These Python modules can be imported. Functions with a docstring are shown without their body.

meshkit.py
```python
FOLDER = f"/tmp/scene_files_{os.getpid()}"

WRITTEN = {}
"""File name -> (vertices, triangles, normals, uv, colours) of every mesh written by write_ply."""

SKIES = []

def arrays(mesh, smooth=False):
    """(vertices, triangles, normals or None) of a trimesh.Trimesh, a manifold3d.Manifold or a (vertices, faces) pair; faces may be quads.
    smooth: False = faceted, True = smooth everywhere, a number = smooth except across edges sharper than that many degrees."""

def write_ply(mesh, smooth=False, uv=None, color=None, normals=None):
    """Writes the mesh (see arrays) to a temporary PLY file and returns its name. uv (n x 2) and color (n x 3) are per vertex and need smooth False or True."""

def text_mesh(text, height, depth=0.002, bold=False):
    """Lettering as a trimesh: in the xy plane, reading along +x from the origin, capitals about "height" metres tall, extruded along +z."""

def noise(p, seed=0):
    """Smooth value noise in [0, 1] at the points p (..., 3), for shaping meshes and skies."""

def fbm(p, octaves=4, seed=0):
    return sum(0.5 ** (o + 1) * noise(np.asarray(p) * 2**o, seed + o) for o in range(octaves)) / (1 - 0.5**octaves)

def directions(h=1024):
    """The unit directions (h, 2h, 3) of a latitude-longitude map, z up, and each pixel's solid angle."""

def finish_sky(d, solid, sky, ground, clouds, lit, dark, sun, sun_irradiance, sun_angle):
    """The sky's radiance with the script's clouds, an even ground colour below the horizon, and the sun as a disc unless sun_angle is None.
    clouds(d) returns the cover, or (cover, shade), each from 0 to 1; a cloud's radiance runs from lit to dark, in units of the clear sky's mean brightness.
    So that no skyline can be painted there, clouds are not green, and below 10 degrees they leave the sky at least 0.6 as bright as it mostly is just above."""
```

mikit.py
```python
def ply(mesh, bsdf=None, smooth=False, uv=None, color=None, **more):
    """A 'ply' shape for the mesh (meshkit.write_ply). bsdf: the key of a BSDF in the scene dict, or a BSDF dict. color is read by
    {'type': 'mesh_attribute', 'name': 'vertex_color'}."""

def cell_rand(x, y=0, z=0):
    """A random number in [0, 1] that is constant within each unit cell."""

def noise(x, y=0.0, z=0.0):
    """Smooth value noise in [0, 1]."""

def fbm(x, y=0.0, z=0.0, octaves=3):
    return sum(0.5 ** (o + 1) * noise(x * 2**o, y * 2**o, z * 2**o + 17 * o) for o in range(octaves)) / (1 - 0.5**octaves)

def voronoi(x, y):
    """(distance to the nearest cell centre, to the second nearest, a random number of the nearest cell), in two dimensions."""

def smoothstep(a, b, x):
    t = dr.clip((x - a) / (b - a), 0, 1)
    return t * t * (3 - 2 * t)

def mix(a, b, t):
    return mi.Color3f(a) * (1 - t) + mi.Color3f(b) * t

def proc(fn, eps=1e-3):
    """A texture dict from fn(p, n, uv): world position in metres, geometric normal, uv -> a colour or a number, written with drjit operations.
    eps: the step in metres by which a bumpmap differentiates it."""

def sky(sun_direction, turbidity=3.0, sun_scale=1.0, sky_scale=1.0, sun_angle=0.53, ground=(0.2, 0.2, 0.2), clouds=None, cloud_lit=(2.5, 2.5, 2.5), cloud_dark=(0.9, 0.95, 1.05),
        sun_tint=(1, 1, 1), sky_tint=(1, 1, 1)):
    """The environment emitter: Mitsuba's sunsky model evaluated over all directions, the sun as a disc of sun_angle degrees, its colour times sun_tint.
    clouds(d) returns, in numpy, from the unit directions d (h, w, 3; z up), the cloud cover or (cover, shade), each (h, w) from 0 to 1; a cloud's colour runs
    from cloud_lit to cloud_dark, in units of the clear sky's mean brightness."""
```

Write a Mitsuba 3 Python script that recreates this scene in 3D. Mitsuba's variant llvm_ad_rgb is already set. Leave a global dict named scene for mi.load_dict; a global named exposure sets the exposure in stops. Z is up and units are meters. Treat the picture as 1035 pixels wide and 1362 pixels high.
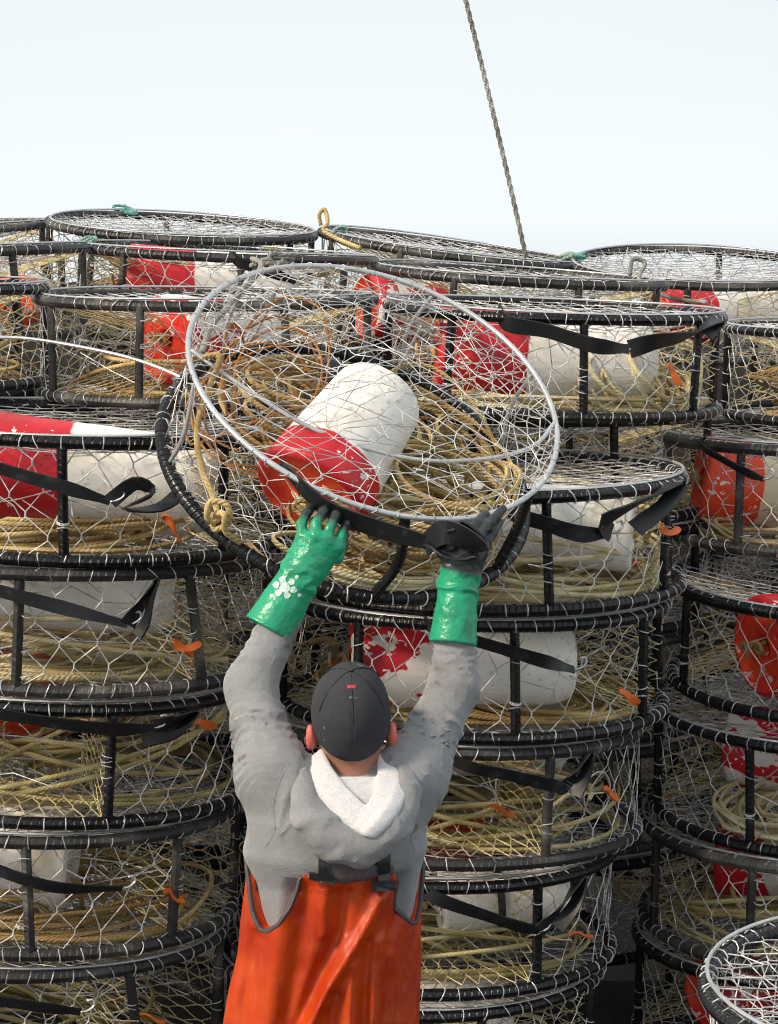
import math, random
import numpy as np, trimesh
import drjit as dr
import mitsuba as mi
import mikit, meshkit
from mikit import proc, noise, fbm, smoothstep, mix

TF = mi.ScalarTransform4f
scene, labels = {}, {}
PI = math.pi

# ------------------------------------------------------------------ camera, sky, exposure
CAM = np.array([0.0, 0.0, 2.7]); FPX = 3200.0; HORIZON = 295.0
PITCH = math.atan((681 - HORIZON) / FPX)
FWD = np.array([0, math.cos(PITCH), -math.sin(PITCH)]); UPV = np.array([0, math.sin(PITCH), math.cos(PITCH)])
scene['camera'] = {'type': 'perspective', 'fov_axis': 'x', 'fov': 2 * math.degrees(math.atan(517.5 / FPX)),
                   'near_clip': 0.1, 'far_clip': 200000.0,
                   'to_world': TF().look_at(origin=CAM.tolist(), target=(CAM + FWD).tolist(), up=[0, 0, 1])}


def W(px, py, Y):
    """the point of the place at depth Y that the photograph's pixel (px, py) shows (for measuring the photograph)"""
    d = FWD + (px - 517.5) / FPX * np.array([1.0, 0, 0]) - (py - 681) / FPX * UPV
    return CAM + d * (Y / d[1])


def sky_clouds(d):
    n = meshkit.fbm(np.stack([d[..., 0] * 3.0, d[..., 1] * 3.0, d[..., 2] * 9.0], -1), 4, seed=3)
    shade = np.clip(-0.06 + 0.34 * (n - 0.35) * np.clip(d[..., 2] * 12, 0, 1) + 0.55 * np.clip(d[..., 2] / 0.14, 0, 1) ** 1.3 , 0, 1)
    return np.ones_like(n), shade


scene['sky'] = mikit.sky([-0.72, -0.42, 0.66], turbidity=3, sun_scale=0.80, sun_angle=11.0, clouds=sky_clouds, sun_tint=(0.93, 0.98, 1.08),
                         cloud_lit=(2.30, 2.44, 2.50), cloud_dark=(1.74, 1.88, 1.96), ground=(0.62, 0.65, 0.66))
exposure = 1.9

# ------------------------------------------------------------------ materials


def rgb(c): return {'type': 'rgb', 'value': list(c)}


def mat(key, **k):
    scene[key] = {'type': 'twosided', 'bsdf': {'type': 'principled', **k}}
    return key


def bumped(key, fn, height, eps=1e-3, **k):
    scene[key] = {'type': 'twosided', 'bsdf': {'type': 'bumpmap', 'arbitrary': proc(fn, eps), 'scale': height,
                                               'bsdf': {'type': 'principled', **k}}}
    return key


def c_rubber(p, n, uv):
    a = fbm(p.x * 14, p.y * 14, p.z * 14, 3)
    b = noise(p.x * 120, p.y * 120, p.z * 120)
    return mix((0.005, 0.0055, 0.007), (0.042, 0.044, 0.047), smoothstep(0.55, 0.88, a) * (0.3 + 0.7 * b))


def c_rubber_old(p, n, uv):
    a = fbm(p.x * 9, p.y * 9, p.z * 9, 3)
    b = noise(p.x * 150, p.y * 150, p.z * 150)
    return mix((0.022, 0.022, 0.023), (0.17, 0.16, 0.14), smoothstep(0.42, 0.8, a) * (0.35 + 0.65 * b))


def h_wrap(p, n, uv):      # spiral of wrapped rubber strip: u runs along the tube in metres, v round it
    s = uv.x / 0.017 + uv.y + 0.5 * noise(uv.x * 23)
    f = s - dr.floor(s)
    return smoothstep(0.0, 0.22, f) * (1 - 0.45 * f) + 0.25 * noise(uv.x * 300, uv.y * 6)


bumped('rubber', h_wrap, 0.0030, 6e-4, base_color=proc(c_rubber), roughness=0.29, specular=0.38)
bumped('rubber_old', h_wrap, 0.0032, 6e-4, base_color=proc(c_rubber_old), roughness=0.5, specular=0.45)


def c_wire(p, n, uv):
    a = fbm(p.x * 25, p.y * 25, p.z * 25, 2)
    return mix((0.36, 0.357, 0.35), (0.74, 0.735, 0.725), smoothstep(0.3, 0.65, a))


mat('wire', base_color=proc(c_wire), metallic=0.35, roughness=0.40)
mat('brass_wire', base_color=proc(lambda p, n, uv: mix((0.52, 0.40, 0.16), (0.66, 0.58, 0.36), noise(p.x * 40, p.y * 40, p.z * 40))), metallic=0.35, roughness=0.45)
mat('steel', base_color=proc(lambda p, n, uv: mix((0.42, 0.43, 0.45), (0.66, 0.67, 0.68), fbm(p.x * 30, p.y * 30, p.z * 30, 3))), metallic=0.6, roughness=0.38)
mat('strap_rubber', base_color=proc(lambda p, n, uv: mix((0.007, 0.008, 0.010), (0.035, 0.037, 0.042), smoothstep(0.55, 0.9, fbm(p.x * 30, p.y * 30, p.z * 30, 3)))), roughness=0.42, specular=0.5)


def h_rope(p, n, uv):
    s = uv.x / 0.013 + uv.y * 3
    f = s - dr.floor(s)
    return dr.sin(f * PI)


def rope_mat(key, a, b, c):
    def col(p, n, uv):
        t = fbm(p.x * 16, p.y * 16, p.z * 16, 3)
        q = noise(p.x * 5 + 7, p.y * 5, p.z * 5)
        return mix(mix(a, b, smoothstep(0.3, 0.7, t)), c, smoothstep(0.5, 0.8, q) * 0.8)
    bumped(key, h_rope, 0.0022, 5e-4, base_color=proc(col), roughness=0.75, specular=0.25)


rope_mat('rope_tan', (0.36, 0.25, 0.1), (0.6, 0.45, 0.21), (0.23, 0.14, 0.055))
rope_mat('rope_pale', (0.52, 0.43, 0.23), (0.76, 0.65, 0.4), (0.36, 0.28, 0.13))
rope_mat('rope_olive', (0.35, 0.285, 0.12), (0.57, 0.48, 0.235), (0.22, 0.175, 0.08))
rope_mat('rope_rust', (0.42, 0.16, 0.045), (0.56, 0.27, 0.10), (0.30, 0.16, 0.07))
rope_mat('rope_grey', (0.20, 0.195, 0.18), (0.36, 0.35, 0.315), (0.15, 0.14, 0.12))
rope_mat('rope_green', (0.10, 0.30, 0.27), (0.24, 0.46, 0.42), (0.30, 0.36, 0.30))
rope_mat('rope_turquoise', (0.03, 0.30, 0.34), (0.10, 0.46, 0.50), (0.05, 0.36, 0.38))


def buoy_mat(key, red, white, edge, chips, bare=0.0):
    """painted foam float; uv.y runs from the flat end (0) to the nose (1), red up to edge"""
    def col(p, n, uv):
        g = fbm(p.x * 17, p.y * 17, p.z * 17, 4)
        fine = fbm(p.x * 70 + 5, p.y * 70, p.z * 70, 3)
        dirt = fbm(p.x * 7 + 11, p.y * 7, p.z * 7, 4)
        t = smoothstep(edge - 0.006, edge + 0.006, uv.y + 0.05 * (g - 0.5) * (1 + 6 * bare))
        w = mix(white, (0.50, 0.42, 0.27), smoothstep(0.52, 0.85, dirt) * 0.75)
        w = mix(w, (0.30, 0.25, 0.16), smoothstep(0.68, 0.74, fine) * 0.35)
        r = mix(red, (red[0] * 0.62, red[1] * 0.6, red[2] * 0.6), smoothstep(0.45, 0.8, dirt))
        lost = dr.maximum(smoothstep(1 - chips, 1 - chips + 0.015, fine * 0.55 + g * 0.45), smoothstep(0.5 - 0.5 * bare, 0.52 - 0.5 * bare, g - 0.25) * (1.0 if bare > 0 else 0.0))
        r = mix(r, (0.72, 0.66, 0.60), lost)
        return mix(r, w, t)
    bumped(key, lambda p, n, uv: fbm(p.x * 90, p.y * 90, p.z * 90, 3), 0.0016, 1e-3, base_color=proc(col), roughness=0.40, specular=0.5)


RED, WHITE = (0.56, 0.012, 0.022), (0.78, 0.76, 0.71)
buoy_mat('float_red_white', RED, WHITE, 0.40, 0.36)
buoy_mat('float_big', RED, WHITE, 0.27, 0.38)
buoy_mat('float_worn', RED, WHITE, 0.50, 0.45, 0.55)
buoy_mat('float_white', RED, WHITE, -0.5, 0.2)
buoy_mat('float_cream', (0.80, 0.07, 0.02), (0.70, 0.60, 0.42), 0.42, 0.38)
buoy_mat('float_all_red', RED, WHITE, 1.5, 0.40)


def c_end(p, n, uv):
    g = fbm(p.x * 30, p.y * 30, p.z * 30, 4)
    r = mix((0.90, 0.085, 0.022), (0.74, 0.030, 0.016), smoothstep(0.35, 0.7, fbm(p.x * 12, p.y * 12, p.z * 12, 3)))
    return mix(r, (0.75, 0.60, 0.52), smoothstep(0.66, 0.69, g))


bumped('float_end', lambda p, n, uv: fbm(p.x * 60, p.y * 60, p.z * 60, 3), 0.003, 1e-3, base_color=proc(c_end), roughness=0.42, specular=0.5)
mat('tag_orange', base_color=proc(lambda p, n, uv: mix((0.78, 0.16, 0.015), (0.50, 0.09, 0.02), fbm(p.x * 50, p.y * 50, p.z * 50, 3))), roughness=0.5)


def c_hoodie(p, n, uv):
    h = noise(p.x * 260, p.y * 260, p.z * 420) * 0.55 + fbm(p.x * 700, p.y * 700, p.z * 700, 2) * 0.45
    base = mix((0.20, 0.204, 0.213), (0.295, 0.298, 0.305), h)
    dirt = smoothstep(0.44, 0.64, fbm(p.x * 11, p.y * 11, p.z * 11 + 3, 4))
    arm = smoothstep(1.62, 1.86, p.z)                      # the forearms are grubbier: work dirt
    base = mix(base, (0.085, 0.078, 0.068), dirt * (0.10 + 0.58 * arm))
    spots = smoothstep(0.70, 0.78, fbm(p.x * 20 + 9, p.y * 20, p.z * 20, 3))
    return mix(base, (0.10, 0.085, 0.08), spots * 0.6)


def h_cloth(p, n, uv):
    return noise(p.x * 330, p.y * 330, p.z * 330) * 0.5 + fbm(p.x * 60, p.y * 60, p.z * 60, 3)


bumped('hoodie_cloth', h_cloth, 0.0022, 1e-3, base_color=proc(c_hoodie), roughness=0.9, specular=0.15, sheen=0.4)
bumped('lining_cloth', h_cloth, 0.0022, 1e-3, base_color=proc(lambda p, n, uv: mix((0.50, 0.497, 0.51), (0.63, 0.623, 0.635), noise(p.x * 300, p.y * 300, p.z * 300))), roughness=0.92, specular=0.1)


def c_cap(p, n, uv):
    h = noise(p.x * 500, p.y * 500, p.z * 500)
    b = mix((0.030, 0.031, 0.036), (0.052, 0.053, 0.060), h * 0.6 + 0.4 * fbm(p.x * 20, p.y * 20, p.z * 20, 3))
    return mix(b, (0.5, 0.5, 0.48), smoothstep(0.935, 0.97, noise(p.x * 75 + 3, p.y * 75, p.z * 75)) * 0.5)


bumped('cap_cloth', lambda p, n, uv: noise(p.x * 450, p.y * 450, p.z * 450) + fbm(p.x * 40, p.y * 40, p.z * 40, 2), 0.0011, 6e-4, base_color=proc(c_cap), roughness=0.88, specular=0.15)
mat('cap_tab', base_color=rgb((0.62, 0.05, 0.06)), roughness=0.6)
bumped('skin', lambda p, n, uv: fbm(p.x * 220, p.y * 220, p.z * 220, 3), 0.0006, 6e-4,
       base_color={'type': 'mesh_attribute', 'name': 'vertex_color'}, roughness=0.5, specular=0.35)


def c_bib(p, n, uv):
    g = fbm(p.x * 14, p.y * 14, p.z * 9, 4)
    b = mix((0.47, 0.048, 0.003), (0.36, 0.026, 0.003), smoothstep(0.35, 0.7, g))
    rub = smoothstep(0.58, 0.80, fbm(p.x * 32, p.y * 32, p.z * 18 + 4, 4))
    return mix(b, (0.52, 0.12, 0.035), rub * 0.3)


mat('seam_thread', base_color=rgb((0.20, 0.205, 0.21)), roughness=0.9)
bumped('oilskin', lambda p, n, uv: fbm(p.x * 45, p.y * 45, p.z * 30, 4) + 0.12 * noise(p.x * 600, p.y * 600, p.z * 600), 0.004, 1e-3,
       base_color=proc(c_bib), roughness=0.36, specular=0.32)
mat('elastic', base_color=proc(lambda p, n, uv: mix((0.075, 0.055, 0.060), (0.12, 0.095, 0.10), noise(p.x * 200, p.y * 200, p.z * 200))), roughness=0.7)
mat('buckle', base_color=rgb((0.02, 0.02, 0.022)), roughness=0.35)
mat('piping', base_color=rgb((0.055, 0.045, 0.052)), roughness=0.6)
bumped('glove_rubber', lambda p, n, uv: fbm(p.x * 70, p.y * 70, p.z * 70, 3), 0.0035, 1e-3,
       base_color={'type': 'mesh_attribute', 'name': 'vertex_color'}, roughness=0.36, specular=0.5)
mat('glove_print', base_color=rgb((0.46, 0.60, 0.53)), roughness=0.5)
mat('jar_plastic', base_color=rgb((0.025, 0.03, 0.045)), roughness=0.3)
mat('boot_rubber', base_color=rgb((0.03, 0.03, 0.03)), roughness=0.4)


def c_deck(p, n, uv):
    s = fbm(p.x * 30, p.y * 2, p.z * 30, 4)
    return mix((0.016, 0.015, 0.014), (0.05, 0.045, 0.04), s)


bumped('wet_timber', lambda p, n, uv: fbm(p.x * 50, p.y * 3, 0, 3), 0.004, base_color=proc(c_deck), roughness=0.45, specular=0.4)
scene['sea_water'] = {'type': 'twosided', 'bsdf': {'type': 'plastic', 'int_ior': 1.34, 'diffuse_reflectance': rgb((0.10, 0.125, 0.13))}}

# ------------------------------------------------------------------ mesh helpers


def cat(parts):
    vs, fs, n = [], [], 0
    for v, f in parts:
        vs.append(v); fs.append(np.asarray(f) + n); n += len(v)
    return np.vstack(vs), np.vstack(fs)


def frames(P, closed=False):
    P = np.asarray(P, float)
    if closed:
        t = np.roll(P, -1, 0) - np.roll(P, 1, 0)
    else:
        t = np.gradient(P, axis=0)
    t /= np.linalg.norm(t, axis=1, keepdims=True) + 1e-12
    n0 = np.cross(t[0], [0, 0, 1.0] if abs(t[0][2]) < 0.9 else [1.0, 0, 0]); n0 /= np.linalg.norm(n0)
    N = [n0]
    for i in range(1, len(P)):
        v = N[-1] - t[i] * np.dot(N[-1], t[i])
        N.append(v / (np.linalg.norm(v) + 1e-12))
    N = np.array(N)
    return t, N, np.cross(t, N)


def sweep(P, r, sides=8, closed=False, rfun=None):
    """tube along P with uv (u = metres along, v = 0..1 round); returns V, F, UV"""
    P = np.asarray(P, float)
    if closed:
        P = np.vstack([P, P[:1]])
        t, N, B = frames(P[:-1], True)
        t, N, B = (np.vstack([a, a[:1]]) for a in (t, N, B))
    else:
        t, N, B = frames(P)
    u = np.concatenate([[0], np.cumsum(np.linalg.norm(np.diff(P, axis=0), axis=1))])
    a = np.arange(sides + 1) / sides
    rr = np.broadcast_to(np.asarray(r, float).reshape(-1, 1), (len(P), 1)) * np.ones((1, sides + 1))
    if rfun is not None:
        rr = rr * rfun(u[:, None], a[None, :])
    V = P[:, None] + rr[..., None] * (np.cos(2 * PI * a)[None, :, None] * N[:, None] + np.sin(2 * PI * a)[None, :, None] * B[:, None])
    UV = np.stack(np.broadcast_arrays(u[:, None], a[None, :]), -1)
    i, j = np.meshgrid(np.arange(len(P) - 1), np.arange(sides), indexing='ij'); s = sides + 1
    q = np.stack([i * s + j, (i + 1) * s + j, (i + 1) * s + j + 1, i * s + j + 1], -1).reshape(-1, 4)
    V, UV, F = V.reshape(-1, 3), UV.reshape(-1, 2), np.vstack([q[:, [0, 1, 2]], q[:, [0, 2, 3]]])
    if not closed:                                           # close the two ends
        n = len(V); V = np.vstack([V, P[:1], P[-1:]]); UV = np.vstack([UV, [[0, 0]], [[u[-1], 0]]])
        k = np.arange(sides); e = (len(P) - 1) * s
        F = np.vstack([F, np.stack([k, k + 1, k * 0 + n], 1), np.stack([e + k + 1, e + k, k * 0 + n + 1], 1)])
    return V, F[:, ::-1], UV


def segs(A, B, r, sides=4):
    """a thin rod between each pair of points, all in one mesh"""
    A, B = np.asarray(A, float), np.asarray(B, float)
    d = B - A; L = np.linalg.norm(d, axis=1); ok = L > 1e-5
    A, B, d = A[ok], B[ok], d[ok] / L[ok][:, None]
    r = np.broadcast_to(r, (len(ok),))[ok]
    h = np.where(np.abs(d[:, 2:]) < 0.9, [[0, 0, 1.0]], [[1.0, 0, 0]])
    n = np.cross(d, h); n /= np.linalg.norm(n, axis=1, keepdims=True); b = np.cross(d, n)
    a = np.arange(sides) * 2 * PI / sides
    ring = (np.cos(a)[None, :, None] * n[:, None] + np.sin(a)[None, :, None] * b[:, None]) * r[:, None, None]
    V = np.concatenate([A[:, None] + ring, B[:, None] + ring], 1).reshape(-1, 3)
    k = np.arange(sides); k1 = (k + 1) % sides
    f = np.vstack([np.stack([k, k1, k1 + sides], 1), np.stack([k, k1 + sides, k + sides], 1)])
    F = (f[None] + (np.arange(len(A)) * 2 * sides)[:, None, None]).reshape(-1, 3)
    return V, F


def ribbon(P, Wd, w, t=0.004):
    """flat band along P; Wd the width direction at each point"""
    P = np.asarray(P, float); Wd = np.asarray(Wd, float)
    tt = np.gradient(P, axis=0); tt /= np.linalg.norm(tt, axis=1, keepdims=True) + 1e-12
    Wd = Wd - tt * (Wd * tt).sum(1, keepdims=True); Wd /= np.linalg.norm(Wd, axis=1, keepdims=True) + 1e-12
    N = np.cross(tt, Wd); w = np.broadcast_to(np.asarray(w, float).reshape(-1, 1), (len(P), 1))
    c = [P + Wd * w / 2 + N * t / 2, P + Wd * w / 2 - N * t / 2, P - Wd * w / 2 - N * t / 2, P - Wd * w / 2 + N * t / 2]
    V = np.stack(c, 1).reshape(-1, 3)
    i, j = np.meshgrid(np.arange(len(P) - 1), np.arange(4), indexing='ij')
    q = np.stack([i * 4 + j, i * 4 + (j + 1) % 4, (i + 1) * 4 + (j + 1) % 4, (i + 1) * 4 + j], -1).reshape(-1, 4)
    e = (len(P) - 1) * 4
    F = np.vstack([q[:, [0, 1, 2]], q[:, [0, 2, 3]], [[0, 2, 1], [0, 3, 2], [e, e + 1, e + 2], [e, e + 2, e + 3]]])
    return V, F


def spline(pts, n):
    """Catmull-Rom through the points"""
    p = np.asarray(pts, float); p = np.vstack([2 * p[0] - p[1], p, 2 * p[-1] - p[-2]])
    out = []
    m = len(p) - 3
    for x in np.linspace(0, m - 1e-9, n):
        i = int(x); t = x - i; a, b, c, d = p[i:i + 4]
        out.append(0.5 * (2 * b + (c - a) * t + (2 * a - 5 * b + 4 * c - d) * t * t + (3 * b - a - 3 * c + d) * t ** 3))
    return np.array(out)


def Mtr(v): m = np.eye(4); m[:3, 3] = v; return m


def Mrot(axis, deg):
    return trimesh.transformations.rotation_matrix(math.radians(deg), axis)


COUNT = {}


def numbered(name):
    k = COUNT.get(name, 0); COUNT[name] = k + 1
    return name if k == 0 else f'{name}_{k:03d}'


def put(key, shape, M=None):
    scene[key] = dict(shape) if M is None else {**shape, 'to_world': TF(np.asarray(M, float).tolist())}
    return key


def child(parent, name):
    return numbered(parent + '__' + name)


def say(key, label=None, category=None, group=None, kind=None):
    labels[key] = {k: v for k, v in dict(label=label, category=category, group=group, kind=kind).items() if v}


def shape(vf, bsdf, smooth=True, uv=None, color=None):
    return mikit.ply((vf[0], vf[1]), bsdf, smooth=smooth, uv=uv, color=color)


def tube_shape(P, r, bsdf, sides=8, closed=False, rfun=None):
    V, F, UV = sweep(P, r, sides, closed, rfun)
    return mikit.ply((V, F), bsdf, smooth=True, uv=UV)


# ------------------------------------------------------------------ the crab pot
R0, H0, RT = 0.515, 0.313, 0.0160


def circle(R, z, n, wob=0.0, rng=None):
    a = np.arange(n) * 2 * PI / n
    r = R + (0 if rng is None else wob * np.cos(2 * a + rng.uniform(0, 6)) + wob * 0.6 * np.cos(3 * a + rng.uniform(0, 6)))
    zz = z + (0 if rng is None else wob * 0.8 * np.cos(2 * a + rng.uniform(0, 6)))
    return np.stack([r * np.sin(a), -r * np.cos(a), zz + 0 * a], 1)


def net_edges(nu, nv, rng, twist=0.16, wrap=False, jit=0.10):
    """knitted wire in (u, v) cell units: pairs of twisted junctions joined by slanting wires; returns A, B, thick"""
    A, B, th = [], [], []
    node = {}

    def nd(i, j):
        k = (i % nu if wrap else i, j)
        if k not in node:
            node[k] = rng.normal(0, jit, 2)
        x, y = node[k]
        return np.array([i + 0.5 * (j % 2) + x, j + y])
    for j in range(nv + 1):
        for i in range(nu if wrap else nu + 1):
            p = nd(i, j)
            up, dn = p + [0, twist], p - [0, twist]
            if 0 < j < nv:
                A.append(dn); B.append(up); th.append(1.45)
            if j < nv:
                for di in ((0, -1) if j % 2 == 0 else (0, 1)):
                    ii = i + di
                    if not wrap and not 0 <= ii <= nu: continue
                    q = nd(ii, j + 1) - [0, twist if j + 1 < nv else 0]
                    A.append(up if j > 0 else p); B.append(q); th.append(1.0)
    return np.array(A), np.array(B), np.array(th)


def lacing(R, z, rt, n, rng, wr, arc=(0, 2 * PI)):
    """short turns of wire round a ring: the lacing that holds the netting"""
    out = []
    a = np.linspace(*arc, n, endpoint=False) + rng.normal(0, 0.012, n)
    k = np.arange(9) / 9 * 2 * PI
    for x in a:
        sl = rng.normal(0, 0.006)
        rr = rt + wr * 0.7
        ang = x + sl / R * np.sin(k)
        rad = R + rr * np.cos(k)
        out.append(np.stack([rad * np.sin(ang), -rad * np.cos(ang), z + rr * np.sin(k)], 1))
    P = np.array(out)
    return segs(P.reshape(-1, 3), np.roll(P, -1, 1).reshape(-1, 3), wr, 4)


def flat_net(R, cu, cv, rng, wr, sag=0.0, jit=0.12, rot=0.0, tw=0.10):
    nu, nv = int(2 * R / cu) + 3, int(2 * R / cv) + 3
    A, B, th = net_edges(nu, nv, rng, tw, False, jit)

    def f(q):
        return np.stack([(q[:, 0] - nu / 2) * cu, (q[:, 1] - nv / 2) * cv], 1)
    A, B = f(A), f(B)
    ra, rb = np.linalg.norm(A, axis=1), np.linalg.norm(B, axis=1)
    keep = (ra < R) | (rb < R); A, B, th, ra, rb = A[keep], B[keep], th[keep], ra[keep], rb[keep]

    def clip(P, Q):                                          # pull an outer end back to the ring
        o = np.linalg.norm(P, axis=1) > R
        d = P[o] - Q[o]; b = (Q[o] * d).sum(1); a = (d * d).sum(1); c = (Q[o] ** 2).sum(1) - R * R
        t = (-b + np.sqrt(np.maximum(b * b - a * c, 0))) / a
        P = P.copy(); P[o] = Q[o] + d * t[:, None]
        return P
    A2, B2 = clip(A, B), clip(B, A)

    def z(P):
        r = np.linalg.norm(P, axis=1) / R
        return -sag * (1 - r ** 2)
    c, s = math.cos(rot), math.sin(rot)
    Rm = np.array([[c, -s], [s, c]])
    A3 = np.column_stack([A2 @ Rm.T, z(A2)]); B3 = np.column_stack([B2 @ Rm.T, z(B2)])
    return A3, B3, th * wr


TUNNELS = (-68, 68)     # where the two entrance tunnels are when the pot shows a single post in front
POSTS = (0, 46, 90, 180, 270, 314)


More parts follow.
